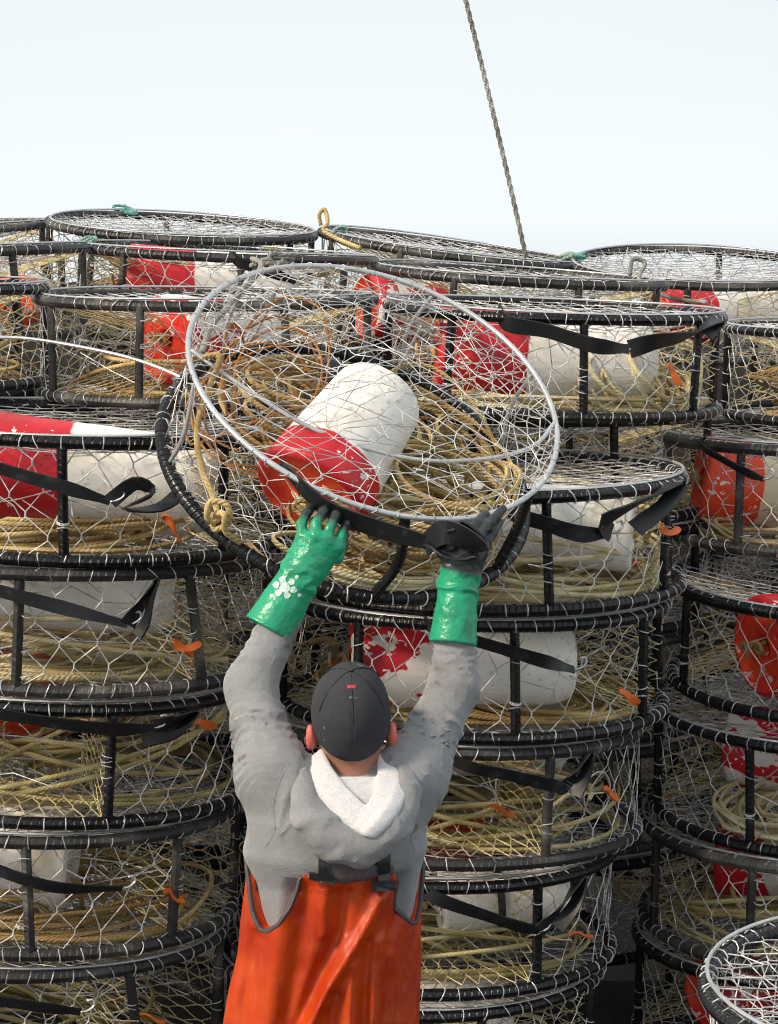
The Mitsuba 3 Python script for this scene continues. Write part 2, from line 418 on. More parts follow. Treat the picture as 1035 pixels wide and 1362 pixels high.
def make_variant(seed):
    """one kind of pot: list of (part name, shape); posts at +-22 degrees of each entrance tunnel"""
    rng = np.random.default_rng(seed)
    wr = 0.00155
    parts = []
    mat_r = 'rubber_old' if seed % 4 == 3 else 'rubber'
    parts.append(('ring', tube_shape(circle(R0, H0 - RT, 72, 0.004, rng), RT, mat_r, 10, True)))
    parts.append(('ring', tube_shape(circle(R0, RT, 72, 0.003, rng), RT, mat_r, 10, True)))
    for a in POSTS:
        x = math.radians(a) + rng.normal(0, 0.02); b = x + rng.normal(0, 0.03)
        p = np.array([[R0 * math.sin(x), -R0 * math.cos(x), H0 - 1.2 * RT], [R0 * math.sin((x + b) / 2) * 1.0, -R0 * math.cos((x + b) / 2), H0 / 2], [R0 * math.sin(b), -R0 * math.cos(b), 1.2 * RT]])
        parts.append(('post', tube_shape(spline(p, 9), 0.0128, mat_r, 8)))
    turns = []
    for a in POSTS:
        x = math.radians(a); c0 = np.array([R0 * math.sin(x), -R0 * math.cos(x), 0])
        for z in np.sort(rng.uniform(0.05, 0.26, 4)):
            k = np.arange(10) / 10 * 2 * PI
            turns.append(c0 + np.stack([0.0144 * np.cos(k), 0.0144 * np.sin(k), z + 0.004 * np.sin(k + rng.uniform(0, 6))], 1))
    TP = np.array(turns)
    ka, kb_ = rng.uniform(0, 2 * PI, 46), rng.uniform(-1.2, 1.2, 46); kz, kz2 = rng.uniform(0.04, 0.28, 46), rng.uniform(0.02, 0.30, 46); kr, kr2 = rng.uniform(0.7, 0.98, 46), rng.uniform(0.35, 0.95, 46)
    WA = np.stack([R0 * kr * np.sin(ka), -R0 * kr * np.cos(ka), kz], 1); WB = np.stack([R0 * kr2 * np.sin(ka + kb_), -R0 * kr2 * np.cos(ka + kb_), kz2], 1)
    WM = (WA + WB) / 2 + rng.normal(0, 0.02, (46, 3))      # stay wires and loose ends inside
    # side netting: full turn, less the two tunnel mouths
    nu, nv = 38, 5
    A, B, th = net_edges(nu, nv, rng, 0.10, True, 0.13)
    z0, z1 = 1.0 * RT, H0 - 1.0 * RT
    ph = rng.uniform(0, 6, 3)

    def fside(q):
        a = q[:, 0] / nu * 2 * PI; v = np.clip(q[:, 1] / nv, 0, 1)
        r = R0 + 0.006 * np.sin(PI * v) * np.sin(3 * a + ph[0]) - 0.006 * np.sin(PI * v)
        return np.stack([r * np.sin(a), -r * np.cos(a), z0 + (z1 - z0) * v], 1)
    mid = ((A[:, 0] + B[:, 0]) / 2 / nu * 360) % 360
    mouth = ((mid > 48) & (mid < 88)) | ((mid > 272) & (mid < 312))
    A, B, th = A[~mouth], B[~mouth], th[~mouth]
    side = [segs(TP.reshape(-1, 3), np.roll(TP, -1, 1).reshape(-1, 3), wr, 4), segs(np.vstack([WA, WM]), np.vstack([WM, WB]), wr, 4), segs(fside(A), fside(B), th * wr, 4), lacing(R0, H0 - RT, RT, 64, rng, wr * 1.08), lacing(R0, RT, RT, 64, rng, wr * 1.08)]
    parts.append(('netting', shape(cat(side), 'wire')))
    for z, sag in ((H0 - 0.6 * RT, 0.030), (H0 - 0.8 * RT, 0.075), (0.6 * RT, 0.012)):
        A3, B3, t3 = flat_net(R0, 0.062, 0.047, rng, wr, sag, 0.14, rng.uniform(0, 3))
        A3[:, 2] += z; B3[:, 2] += z
        parts.append(('netting', shape(segs(A3, B3, t3, 4), 'wire')))
    # entrance tunnels: a knitted funnel from the mouth to a steel eye
    for c in (68, 292):
        a0, a1 = math.radians(c - 21), math.radians(c + 21)
        def rim(a, z): return np.array([R0 * math.sin(a), -R0 * math.cos(a), z])
        mo = [rim(a0, 0.03), rim(a1, 0.03), rim(a1, H0 - 0.03), rim(a0, H0 - 0.03)]
        cc = math.radians(c); er = 0.21
        ec = np.array([er * math.sin(cc), -er * math.cos(cc), 0.155]); tx = np.array([math.cos(cc), math.sin(cc), 0])
        ey = [ec - tx * 0.10 - [0, 0, 0.05], ec + tx * 0.10 - [0, 0, 0.05], ec + tx * 0.10 + [0, 0, 0.05], ec - tx * 0.10 + [0, 0, 0.05]]
        fs = []
        for k in range(4):
            m0, m1, e0, e1 = mo[k], mo[(k + 1) % 4], ey[k], ey[(k + 1) % 4]
            n_u = 8 if k % 2 == 0 else 6
            A, B, th = net_edges(n_u, 6, rng, 0.12, False, 0.08)
            def ff(q, m0=m0, m1=m1, e0=e0, e1=e1, n_u=n_u):
                u = np.clip(q[:, :1] / n_u, 0, 1); v = np.clip(q[:, 1:] / 6, 0, 1)
                return (m0 * (1 - u) + m1 * u) * (1 - v) + (e0 * (1 - u) + e1 * u) * v
            fs.append(segs(ff(A), ff(B), th * wr * 1.05, 4))
        parts.append(('tunnel', shape(cat(fs), 'brass_wire')))
        parts.append(('tunnel_eye', tube_shape(np.array([e for k in range(4) for e in (ey[k] * 0.9 + ey[(k + 1) % 4] * 0.1, ey[k] * 0.1 + ey[(k + 1) % 4] * 0.9)]), 0.0035, 'steel', 6, True)))
    parts.append(('lid_hoop', tube_shape(circle(R0 + 0.002, H0 + 0.005, 64, 0.004, rng), 0.0042, 'steel', 6, True)))
    # round escape openings in the side netting
    for a in (rng.uniform(105, 150), rng.uniform(205, 255)):
        x = math.radians(a); ctr = np.array([R0 * math.sin(x), -R0 * math.cos(x), 0.17]); tx = np.array([math.cos(x), math.sin(x), 0])
        k = np.arange(24) / 24 * 2 * PI
        parts.append(('escape_ring', tube_shape(ctr * [0.985, 0.985, 1] + 0.056 * (np.cos(k)[:, None] * tx + np.sin(k)[:, None] * np.array([0, 0, 1.0])), 0.0022, 'steel', 6, True)))
    return parts


VARIANTS = [make_variant(s) for s in (1, 2, 3, 7)]
POTS = []


def pot(px, py, Y, label, rot=0.0, var=0, roll=0.0, tilt=0.0, s=1.0, group='crab pots piled in stacks', h=None):
    """a pot whose top ring crosses (px, py) in front, its centre at depth Y; returns its frame"""
    top = W(px, py, Y - R0 * s)
    c = W(px, py, Y)
    M = Mtr([c[0], Y, top[2]]) @ Mrot([0, 1, 0], roll) @ Mrot([1, 0, 0], tilt) @ np.diag([s, s, s, 1.0]) @ Mtr([0, 0, -H0])
    key = numbered('crab_pot')
    say(key, label, 'crab pot', group)
    for name, sh in VARIANTS[var]:
        k = put(child(key, name), sh, M @ Mrot([0, 0, 1], rot))
        if name in ('netting', 'tunnel'): say(k, kind='stuff')
    POTS.append(key)
    return key, M


def on_side(a, z, r=R0 + 0.020):
    x = math.radians(a)
    return np.array([r * math.sin(x), -r * math.cos(x), z])


def tag_shape(seed):
    rng = np.random.default_rng(seed)
    n = 9; x = np.linspace(0, 1, n)
    P = np.stack([0.070 * x, 0.010 * np.sin(3 * x + rng.uniform(0, 3)), 0.012 * np.sin(4 * x + rng.uniform(0, 3))], 1)
    ang = rng.uniform(-0.8, 0.8) + 1.4 * x * rng.uniform(-1, 1)
    wd = np.stack([0 * x, np.sin(ang), np.cos(ang)], 1)
    w = 0.021 * np.sqrt(np.clip(1 - (2 * x - 1) ** 2 * 0.82, 0, 1)) * (1 + 0.3 * np.sin(7 * x + seed))
    return shape(ribbon(P, wd, w, 0.005), 'tag_orange', 40)


TAGS = [tag_shape(s) for s in range(4)]
HOOK = tube_shape(spline([[0, 0, 0], [0.018, -0.004, 0.004], [0.032, -0.004, 0.016], [0.028, -0.004, 0.030], [0.014, -0.002, 0.028]], 14), 0.0034, 'steel', 6)


def strap(key, M, path, tail=None, tag=None, seed=0, w=0.034):
    """the black rubber closing strap of a pot: path of (angle, height, out) round its side; tail = a folded end"""
    rng = np.random.default_rng(seed + 50)
    pts = [on_side(a, z, R0 + 0.020 + o) for a, z, o in path]
    P = spline(pts, 30)
    rad = P * [1, 1, 0]; rad /= np.linalg.norm(rad, axis=1, keepdims=True) + 1e-9
    tw = np.linspace(0, 1, 30); tw = 0.5 * np.sin(3 * tw + rng.uniform(-1, 1)) + 0.9 * np.clip(tw - 0.75, 0, 1) * 4 * rng.uniform(-0.6, 0.6)
    up = np.array([0, 0, 1.0])
    wd = np.cos(tw)[:, None] * up + np.sin(tw)[:, None] * rad
    ww = w * (1 - 0.45 * np.exp(-((np.linspace(0, 1, 30) - 0.97) / 0.12) ** 2)) * (1 + 0.06 * np.sin(np.linspace(0, 9, 30)))
    k = put(child(key, 'strap'), shape(ribbon(P, wd, ww, 0.0045), 'strap_rubber', 40), M)
    e = P[-1]
    put(child(k, 'hook'), HOOK, M @ Mtr(e) @ Mrot([0, 0, 1], math.degrees(math.atan2(e[0], -e[1]))))
    if tail:
        T_ = spline([on_side(a, z, R0 + 0.020 + o) for a, z, o in tail], 22)
        rad = T_ * [1, 1, 0]; rad /= np.linalg.norm(rad, axis=1, keepdims=True) + 1e-9
        g = np.linspace(0, 2.4, 22)
        put(child(k, 'loose_end'), shape(ribbon(T_, np.cos(g)[:, None] * up + np.sin(g)[:, None] * rad, w * 1.12, 0.0045), 'strap_rubber', 40), M)
    if tag:
        a, z, tilt = tag
        q = on_side(a, z, R0 + 0.012)
        put(child(key, 'tag'), TAGS[seed % 4], M @ Mtr(q) @ Mrot([0, 0, 1], a) @ Mrot([0, 1, 0], tilt))
        put(child(key, 'tag_cord'), tube_shape(spline([e, (e + q) / 2 + [0, 0, -0.008], q], 8), 0.0022, 'rope_pale', 5), M)


# ------------------------------------------------------------------ floats and rope coils


def make_float(L=0.46, r=0.115, nose=0.16, taper=0.10, flat=0.30):
    """bullet float lying along +x from its flat end (x = 0), uv.y along it; and its dished end face"""
    prof = [(0.000, r - 0.016), (0.003, r - 0.007), (0.010, r - 0.001), (0.020, r)]
    prof += [(x, r * (1 - taper * x / L)) for x in np.linspace(0.05, L - nose, 10)]
    rn = r * (1 - taper * (L - nose) / L)
    prof += [(L - nose + nose * math.sin(t), rn * (flat + (1 - flat) * math.cos(t) ** 0.8)) for t in np.linspace(0.12, PI / 2 - 0.02, 10)]
    prof += [(L + 0.001, 0.018), (L - 0.02, 0.014)]
    pr = np.array(prof); n = 40
    a = np.arange(n + 1) / n * 2 * PI
    V = np.stack([np.broadcast_to(pr[:, :1], (len(pr), n + 1)), pr[:, 1:] * np.cos(a), pr[:, 1:] * np.sin(a)], -1)
    UV = np.stack([np.broadcast_to(a[None] / (2 * PI), (len(pr), n + 1)), np.broadcast_to(pr[:, :1] / L, (len(pr), n + 1))], -1)
    i, j = np.meshgrid(np.arange(len(pr) - 1), np.arange(n), indexing='ij'); s = n + 1
    q = np.stack([i * s + j, (i + 1) * s + j, (i + 1) * s + j + 1, i * s + j + 1], -1).reshape(-1, 4)
    V = V.reshape(-1, 3); V += (meshkit.fbm(V * 14, 3)[:, None] - 0.5) * 0.006 * np.array([0.3, 1, 1])
    shell = (V, np.vstack([q[:, [0, 1, 2]], q[:, [0, 2, 3]]])[:, ::-1], UV.reshape(-1, 2))
    ef = np.array([(0.0005, r - 0.0155), (0.004, r - 0.024), (0.012, r - 0.030), (0.017, r - 0.045), (0.015, 0.055), (0.008, 0.040), (0.012, 0.027), (0.05, 0.020), (0.16, 0.018)])
    V2 = np.stack([np.broadcast_to(ef[:, :1], (len(ef), n + 1)), ef[:, 1:] * np.cos(a), ef[:, 1:] * np.sin(a)], -1).reshape(-1, 3)
    V2 += (meshkit.fbm(V2 * 30 + 4, 3)[:, None] - 0.5) * 0.004 * np.array([1.0, 0, 0])
    i, j = np.meshgrid(np.arange(len(ef) - 1), np.arange(n), indexing='ij')
    q = np.stack([i * s + j, (i + 1) * s + j, (i + 1) * s + j + 1, i * s + j + 1], -1).reshape(-1, 4)
    return shell, (V2, np.vstack([q[:, [0, 1, 2]], q[:, [0, 2, 3]]]))


FL = {}
for nm, args in {'long': (0.54, 0.118, 0.09, 0.10, 0.45), 'short': (0.36, 0.105, 0.08, 0.10, 0.45), 'fat': (0.44, 0.135, 0.10, 0.12, 0.4), 'bullet': (0.365, 0.142, 0.05, 0.24, 0.62)}.items():
    sh, ef = make_float(*args)
    FL[nm] = (sh, ef, args)


def knot_path(r0, seed, n=60):
    rng = np.random.default_rng(seed); t = np.linspace(0, 1, n)
    a = t * 2 * PI * 3.2
    return np.stack([-0.045 * (1 - t) + 0.02 * t - 0.01 * np.sin(a * 0.5), r0 * np.cos(a) * (0.6 + 0.5 * t), r0 * np.sin(a) * (0.6 + 0.5 * (1 - t))], 1) + rng.normal(0, 0.0008, (n, 3))


KNOT = tube_shape(knot_path(0.017, 1), 0.0062, 'rope_tan', 6)
EYE = tube_shape(spline([[0.02, -0.006, 0], [-0.03, -0.012, 0.002], [-0.075, -0.016, 0.0], [-0.092, 0, 0], [-0.075, 0.016, 0], [-0.03, 0.012, 0.002], [0.02, 0.006, 0]], 26), 0.0058, 'rope_pale', 6)
FLOAT_CACHE = {}


def buoy(M, pos, yaw, pitch, kind, bsdf, label, end=True, knot=True, spin=0.0, s=1.0, cat_='buoy', band=None):
    """float in the pot frame M: pos = middle of the float, yaw about z (0 = nose to +x), pitch nose up"""
    sh, ef, args = FL[kind]
    key = numbered('buoy')
    m = M @ Mtr(pos) @ Mrot([0, 0, 1], yaw) @ Mrot([0, 1, 0], -pitch) @ Mrot([1, 0, 0], spin) @ np.diag([s, s, s, 1.0]) @ Mtr([-args[0] / 2, 0, 0])
    ck = (kind, bsdf)
    if ck not in FLOAT_CACHE:
        FLOAT_CACHE[ck] = (mikit.ply((sh[0], sh[1]), bsdf, smooth=True, uv=sh[2]), mikit.ply(ef, 'float_end' if bsdf != 'float_white' else 'float_white', smooth=True))
    put(key, FLOAT_CACHE[ck][0], m); say(key, label, cat_, 'painted fishing floats')
    put(child(key, 'end_face'), FLOAT_CACHE[ck][1], m)
    if knot: put(child(key, 'rope_knot'), KNOT, m)
    if band:
        x0, r = band
        put(child(key, 'band'), tube_shape(np.stack([0 * np.arange(40) + x0, (args[1] - 0.001) * np.cos(np.arange(40) / 40 * 2 * PI), (args[1] - 0.001) * np.sin(np.arange(40) / 40 * 2 * PI)], 1), r, 'strap_rubber', 6, True), m)
    return key, m


def coil_path(seed, turns, rx, ry, hgt, tilt=0.25, sp=0.05, tight=0.42):
    """one long line thrown down in loose loops"""
    rng = np.random.default_rng(seed); n = int(turns * 30); t = np.linspace(0, turns * 2 * PI, n)

    def drift(f, k):
        c = rng.normal(0, 1, 2 * k); return sum(c[2 * i] * np.sin(t * f * (i + 1) / k + i) + c[2 * i + 1] * np.cos(t * f * (i + 1) / k + 2 * i) for i in range(k)) / math.sqrt(k)
    r = 1 + tight * drift(0.37, 3) * 0.7
    r = np.clip(r, 0.4, 1.5)
    w = drift(0.11, 2) * 0.5
    x = rx * r * np.cos(t + w) + sp * drift(0.23, 3)
    y = ry * r * np.sin(t + w) + sp * 0.8 * drift(0.29, 3)
    lay = np.linspace(0.1, 1, n) ** 1.0
    z = hgt * (lay * 0.6 + 0.32 * drift(0.45, 3)) + (0.5 + tilt) * ry * 0.6 * np.sin(t + w + 2.5 * drift(0.09, 2)) * (0.4 + 0.6 * lay) * (1 + 0.5 * drift(0.21, 2))
    z = np.clip(z, 0.004, hgt * 1.35)
    return np.stack([x, y, z], 1)


def coil(M, pos, kind, bsdf, label, yaw=0.0, seed=0, s=1.0, tilt=(0, 0), r=0.0066, lim=0.47):
    """kind: (turns, rx, ry, height); a line lying in the pot of frame M, kept inside its netting"""
    P = coil_path(seed, *kind)
    m = Mtr(pos) @ Mrot([0, 0, 1], yaw) @ Mrot([1, 0, 0], tilt[0]) @ Mrot([0, 1, 0], tilt[1]) @ np.diag([s, s, s, 1.0])
    P = P @ m[:3, :3].T + m[:3, 3]
    q = np.hypot(P[:, 0], P[:, 1]); q2 = np.where(q > 0.8 * lim, 0.8 * lim + 0.2 * lim * np.tanh((q - 0.8 * lim) / (0.2 * lim)), q)
    P[:, :2] *= (q2 / np.maximum(q, 1e-6))[:, None]
    P[:, 2] = np.clip(P[:, 2], 0.028, H0 - 0.04)
    key = numbered('rope_coil')
    put(key, tube_shape(P, r, bsdf, 5), M)
    say(key, label, 'rope', 'ropes coiled inside the pots')
    return key


# ------------------------------------------------------------------ the setting: sea, quay deck, plank platforms under the stacks


def slab(key, x0, x1, y0, y1, z0, z1, bsdf):
    put(key, mikit.ply(trimesh.creation.box(bounds=[[x0, y0, z0], [x1, y1, z1]]), bsdf)); return key


put('sea', mikit.ply((np.array([[-90000, -90000, -1.5], [90000, -90000, -1.5], [90000, 90000, -1.5], [-90000, 90000, -1.5]], float), np.array([[0, 1, 2], [0, 2, 3]])), 'sea_water'))
say('sea', 'calm pale sea reaching out to the horizon behind the stacked pots', kind='structure')
slab('deck', -7, 7, -3, 11.5, -1.8, 0.0, 'wet_timber'); say('deck', 'dark wet timber deck that the man stands on', kind='structure')

# ------------------------------------------------------------------ the three front stacks
LX = [(112, 578), (96, 756), (76, 934), (56, 1112), (40, 1290)]
CX = [(650, 652), (630, 826), (598, 998), (566, 1170), (548, 1344)]
DX = [(1117, 597), (1140, 804), (1112, 982), (1098, 1148), (1088, 1310)]
L, C, D = [], [], []
nth = ['top', 'second', 'third', 'fourth', 'lowest']
SL, SC, SD = "stack beside the man's raised printed glove", "stack straight behind the man", "outer stack cut by the frame beyond the man's dark glove"
lrot, crot, drot = [2, -4, -68, 4, -8], [14, 10, -62, -57, 20], [-40, -30, -36, -30, -42]
lvar, cvar, dvar = [0, 2, 1, 3, 2], [1, 0, 2, 0, 1], [2, 1, 0, 2, 1]
for i in range(5):
    L.append(pot(*LX[i], 6.2, f'{nth[i]} crab pot of the {SL}', lrot[i], lvar[i], roll=[1.8, 2.2, 2.6, 3.0, 3.0][i], tilt=[0.5, 0, 0.4, 0, 0.3][i]))
    C.append(pot(*CX[i], 6.4, f'{nth[i]} crab pot of the {SC}', crot[i], cvar[i], roll=[0.2, 0.8, 1.6, 1.8, 1.5][i], tilt=[0.4, 0, -0.4, 0.3, 0][i]))
    D.append(pot(*DX[i], [7.1, 6.75, 6.7, 6.7, 6.7][i], f'{nth[i]} crab pot of the {SD}', drot[i], dvar[i], roll=[0.8, 0.4, 0, 0.3, 0][i], tilt=[0, 3.4, 3.2, 1.5, 0.5][i]))

# straps: (angle from the front, height, out) ...
Z = H0
strap(L[0][0], L[0][1], [(-34, Z, -0.05), (-30, Z - 0.035, 0.004), (-16, Z - 0.075, 0.006), (2, Z - 0.115, 0.014), (14, Z - 0.150, 0.006)],
      [(14, Z - 0.150, 0.006), (20, Z - 0.105, 0.02), (24, Z - 0.13, 0.03), (17, Z - 0.165, 0.03), (26, Z - 0.165, 0.02), (33, Z - 0.13, 0.01)], (28, 0.115, 38), 0)
strap(L[1][0], L[1][1], [(-34, Z, -0.05), (-30, Z - 0.03, 0.004), (-14, Z - 0.05, 0.006), (4, Z - 0.085, 0.014), (22, Z - 0.13, 0.004)],
      [(22, Z - 0.13, 0.006), (26, Z - 0.07, 0.01), (29, Z - 0.02, 0.02), (27, Z - 0.07, 0.03), (26, Z - 0.12, 0.03), (24, Z - 0.155, 0.02)], (36, 0.13, 10), 1)
strap(L[2][0], L[2][1], [(-16, Z, -0.05), (-12, Z - 0.015, 0.004), (4, Z - 0.035, 0.006), (22, Z - 0.055, 0.014), (34, Z - 0.06, 0.006)],
      [(34, Z - 0.06, 0.006), (40, Z - 0.045, 0.015), (46, Z - 0.035, 0.012), (38, Z - 0.075, 0.03), (30, Z - 0.085, 0.02)], (48, 0.235, -8), 2)
strap(L[3][0], L[3][1], [(-24, Z, -0.05), (-18, Z - 0.03, 0.004), (-4, Z - 0.075, 0.006), (12, Z - 0.115, 0.014), (30, Z - 0.13, 0.004)], None, (44, 0.145, 12), 3)
strap(L[4][0], L[4][1], [(-24, Z, -0.05), (-10, Z - 0.05, 0.004), (8, Z - 0.075, 0.006), (22, Z - 0.095, 0.014)], None, (40, 0.165, 0), 4)
strap(C[0][0], C[0][1], [(-2, Z, -0.05), (4, Z - 0.05, 0.004), (12, Z - 0.075, 0.006), (22, Z - 0.105, 0.014), (32, Z - 0.11, 0.006)],
      [(32, Z - 0.11, 0.006), (28, Z - 0.075, 0.03), (34, Z - 0.05, 0.035), (48, Z - 0.02, 0.02), (58, Z, 0.02), (50, Z - 0.045, 0.035), (38, Z - 0.10, 0.03)], (56, 0.20, 16), 5, 0.042)
strap(C[1][0], C[1][1], [(-18, Z, -0.05), (-12, Z - 0.02, 0.004), (2, Z - 0.055, 0.006), (16, Z - 0.095, 0.014), (26, Z - 0.125, 0.004)], None, (44, 0.10, 8), 6)
strap(C[2][0], C[2][1], [(-4, Z - 0.015, -0.04), (4, Z - 0.04, 0.004), (14, Z - 0.06, 0.006), (26, Z - 0.09, 0.014), (32, Z - 0.105, 0.006)],
      [(32, Z - 0.105, 0.006), (34, Z - 0.06, 0.02), (37, Z - 0.015, 0.03), (36, Z - 0.06, 0.035), (33, Z - 0.12, 0.03)], (48, 0.175, 14), 7)
strap(C[3][0], C[3][1], [(-6, Z - 0.015, -0.04), (4, Z - 0.045, 0.004), (16, Z - 0.085, 0.006), (26, Z - 0.12, 0.014), (32, Z - 0.14, 0.006)],
      [(32, Z - 0.14, 0.006), (38, Z - 0.08, 0.02), (44, Z - 0.01, 0.03), (42, Z - 0.07, 0.035), (36, Z - 0.13, 0.03)], (46, 0.125, -8), 8)
strap(D[0][0], D[0][1], [(-58, Z, -0.03), (-56, Z - 0.02, 0.004), (-47, Z - 0.05, 0.006), (-38, Z - 0.08, 0.01), (-33, Z - 0.095, 0.004)], None, None, 9, 0.026)

# floats and lines inside the front stacks
buoy(L[0][1], (0.05, -0.17, 0.178), 3, -5, 'long', 'float_red_white', 'crimson and white float with a clean paint line, nearest the frame edge above tan rope', s=1.18)
coil(L[0][1], (-0.10, -0.24, 0.02), (20, 0.26, 0.14, 0.05), 'rope_tan', 'thick bundle of tan rope under the crimson and white float', 6, 11)
buoy(L[1][1], (0.02, -0.20, 0.225), 2, -3, 'long', 'float_white', 'plain white float showing above the rope in the second pot beside the printed glove', knot=False)
buoy(L[1][1], (-0.33, -0.10, 0.16), 100, 0, 'short', 'float_all_red', 'all red float at the frame edge in the second pot beside the printed glove', s=0.8)
coil(L[1][1], (-0.05, -0.12, 0.02), (15, 0.32, 0.22, 0.10), 'rope_pale', 'pale yellow rope in wide loops, second pot beside the printed glove', 0, 12)
buoy(L[2][1], (-0.30, -0.10, 0.20), 80, 10, 'short', 'float_all_red', 'sliver of red float at the frame edge above yellow tunnel netting', s=0.9)
buoy(L[2][1], (0.05, 0.12, 0.22), 10, 4, 'long', 'float_cream', 'cream float half hidden behind the yellow tunnel netting of the third pot', end=False)
coil(L[2][1], (0.10, -0.02, 0.02), (16, 0.30, 0.22, 0.16), 'rope_olive', 'olive rope heaped behind the yellow tunnel netting and the black strap', 15, 13)
buoy(L[3][1], (-0.10, -0.20, 0.20), 178, 4, 'fat', 'float_white', 'big dirty white float in the fourth pot, beside the orange bib', knot=False)
coil(L[3][1], (0.02, -0.14, 0.02), (16, 0.31, 0.19, 0.08), 'rope_tan', 'tan rope under the big dirty white float, fourth pot', 0, 14)
coil(L[4][1], (-0.02, -0.12, 0.02), (14, 0.30, 0.20, 0.12), 'rope_olive', 'olive rope in the lowest pot by the bottom edge', 0, 15)

buoy(C[0][1], (0.12, -0.22, 0.195), 172, 3, 'long', 'float_white', "white float lying above the loose rope beyond the man's dark glove", s=0.92)
coil(C[0][1], (0.05, -0.16, 0.02), (20, 0.34, 0.20, 0.08), 'rope_pale', 'loose pale rope spilling in big loops at the height of the two gloves', 0, 16)
coil(C[0][1], (0.25, -0.10, 0.05), (5, 0.16, 0.26, 0.16), 'rope_pale', 'few pale loops pressed up against the netting near the black strap loop', 30, 17)
buoy(C[1][1], (-0.035, -0.26, 0.165), 2, 0, 'long', 'float_worn', "float with crimson paint flaking off white beside the man's cap", s=1.08, spin=40)
coil(C[1][1], (0.05, -0.15, 0.02), (15, 0.30, 0.17, 0.07), 'rope_tan', "brown rope beside the man's stained sleeve, under the flaking float", 0, 18)
buoy(C[2][1], (0.05, 0.0, 0.245), 0, 0, 'long', 'float_white', 'white float at the top of the pot with yellow tunnel netting by the cap', knot=False)
coil(C[2][1], (0.0, -0.10, 0.02), (15, 0.32, 0.2, 0.12), 'rope_olive', 'olive rope behind yellow tunnel netting at the shoulder height of the man', 0, 19)
coil(C[2][1], (0.24, -0.24, 0.05), (3, 0.08, 0.12, 0.20), 'rope_pale', 'single tall pale loop standing behind netting near an orange tag', 40, 20)
kb, mb = buoy(C[3][1], (0.20, -0.26, 0.215), 8, 6, 'short', 'float_white', 'white float with a black rubber band round it and a white eye', band=(0.16, 0.011), s=0.95)
put(child(kb, 'eye'), tube_shape(np.array([[0.385 + 0.022 * math.cos(t), 0.0, 0.022 * math.sin(t)] for t in np.arange(20) / 20 * 2 * PI]), 0.0085, 'float_white', 8, True), mb)
buoy(C[3][1], (-0.10, 0.0, 0.225), 182, 0, 'long', 'float_cream', 'cream float behind the banded white float beside the orange bib', knot=False)
coil(C[3][1], (0.0, -0.12, 0.02), (14, 0.31, 0.20, 0.11), 'rope_olive', 'olive rope under the white float with the black band', 0, 21)
buoy(C[4][1], (0.0, -0.20, 0.20), 0, 0, 'long', 'float_white', 'white float cut by the bottom edge beside the orange bib', knot=False)
coil(C[4][1], (0.0, -0.12, 0.02), (12, 0.30, 0.20, 0.18), 'rope_olive', 'olive rope in the lowest pot behind the orange bib', 0, 22)

buoy(D[0][1], (-0.23, -0.12, 0.165), 2, -6, 'fat', 'float_cream', 'orange red and cream float near the frame edge under a thin strap', s=0.92)
coil(D[0][1], (-0.15, -0.24, 0.02), (9, 0.22, 0.12, 0.06), 'rope_pale', 'pale rope under the orange red and cream float at the frame edge', 0, 23)
buoy(D[1][1], (-0.11, -0.22, 0.185), 24, 2, 'fat', 'float_all_red', 'bright orange red float with a frayed pale rope knot at the frame edge', s=1.05)
coil(D[1][1], (0.1, 0.0, 0.02), (8, 0.30, 0.25, 0.06), 'rope_olive', 'olive rope under the bright float with the frayed knot', 0, 24)
buoy(D[2][1], (-0.06, -0.20, 0.215), -28, 4, 'long', 'float_worn', 'crimson and white float showing bare patches at the frame edge below the bright one', s=1.0, spin=100)
coil(D[2][1], (-0.16, -0.28, 0.03), (14, 0.16, 0.11, 0.10), 'rope_pale', 'neat round coil of pale rope at the frame edge', 0, 25, tilt=(28, 0))
buoy(D[3][1], (-0.15, -0.18, 0.235), -20, 4, 'short', 'float_red_white', 'small crimson float in the dark fourth pot at the frame edge')
coil(D[3][1], (-0.1, -0.20, 0.02), (14, 0.26, 0.2, 0.16), 'rope_olive', 'olive rope in the dark fourth pot at the frame edge', 0, 26)
buoy(D[4][1], (-0.20, -0.15, 0.20), 30, 0, 'short', 'float_all_red', 'dark red float in shadow low down by the near pot', knot=False)

# ------------------------------------------------------------------ rear stacks (the top pots show, those under them fill the gaps)
SB, SM = 'rear stack above the strap loop', 'rear stack above the crimson and white float'
B1 = pot(738, 415, 6.9, 'crab pot with a wide strap and bulging pale rope, high behind the lifted pot', 6, 1, roll=2.2, tilt=0.6, s=0.925)
strap(B1[0], B1[1], [(-24, Z, -0.05), (-18, Z - 0.035, 0.004), (-6, Z - 0.05, 0.006), (8, Z - 0.085, 0.014), (20, Z - 0.095, 0.006)],
      [(20, Z - 0.095, 0.006), (28, Z - 0.07, 0.03), (40, Z - 0.055, 0.03), (52, Z - 0.02, 0.02), (56, Z - 0.01, 0.02), (48, Z - 0.05, 0.03)], (36, 0.165, 36), 10, 0.048)
buoy(B1[1], (-0.03, -0.16, 0.158), 2, -1, 'long', 'float_red_white', 'long crimson and white float under the wide strap, high behind the lifted pot', s=1.24)
coil(B1[1], (0.27, -0.22, 0.02), (20, 0.15, 0.12, 0.15), 'rope_pale', 'great coil of pale rope bulging beside the long crimson and white float', 0, 31, tilt=(30, 0))
coil(B1[1], (-0.05, -0.2, 0.02), (5, 0.32, 0.14, 0.03), 'rope_pale', 'few pale lines lying under the long crimson and white float', 0, 32)
BL2 = pot(275, 398, 6.9, 'pot holding the float with a tan rope plug in its red end', 30, 3, roll=0.3, tilt=0.3, s=0.925)
buoy(BL2[1], (0.04, -0.14, 0.18), 48, -2, 'fat', 'float_worn', 'float with a tan rope plug in its red end face, behind the lifted pot', s=1.0, spin=20)
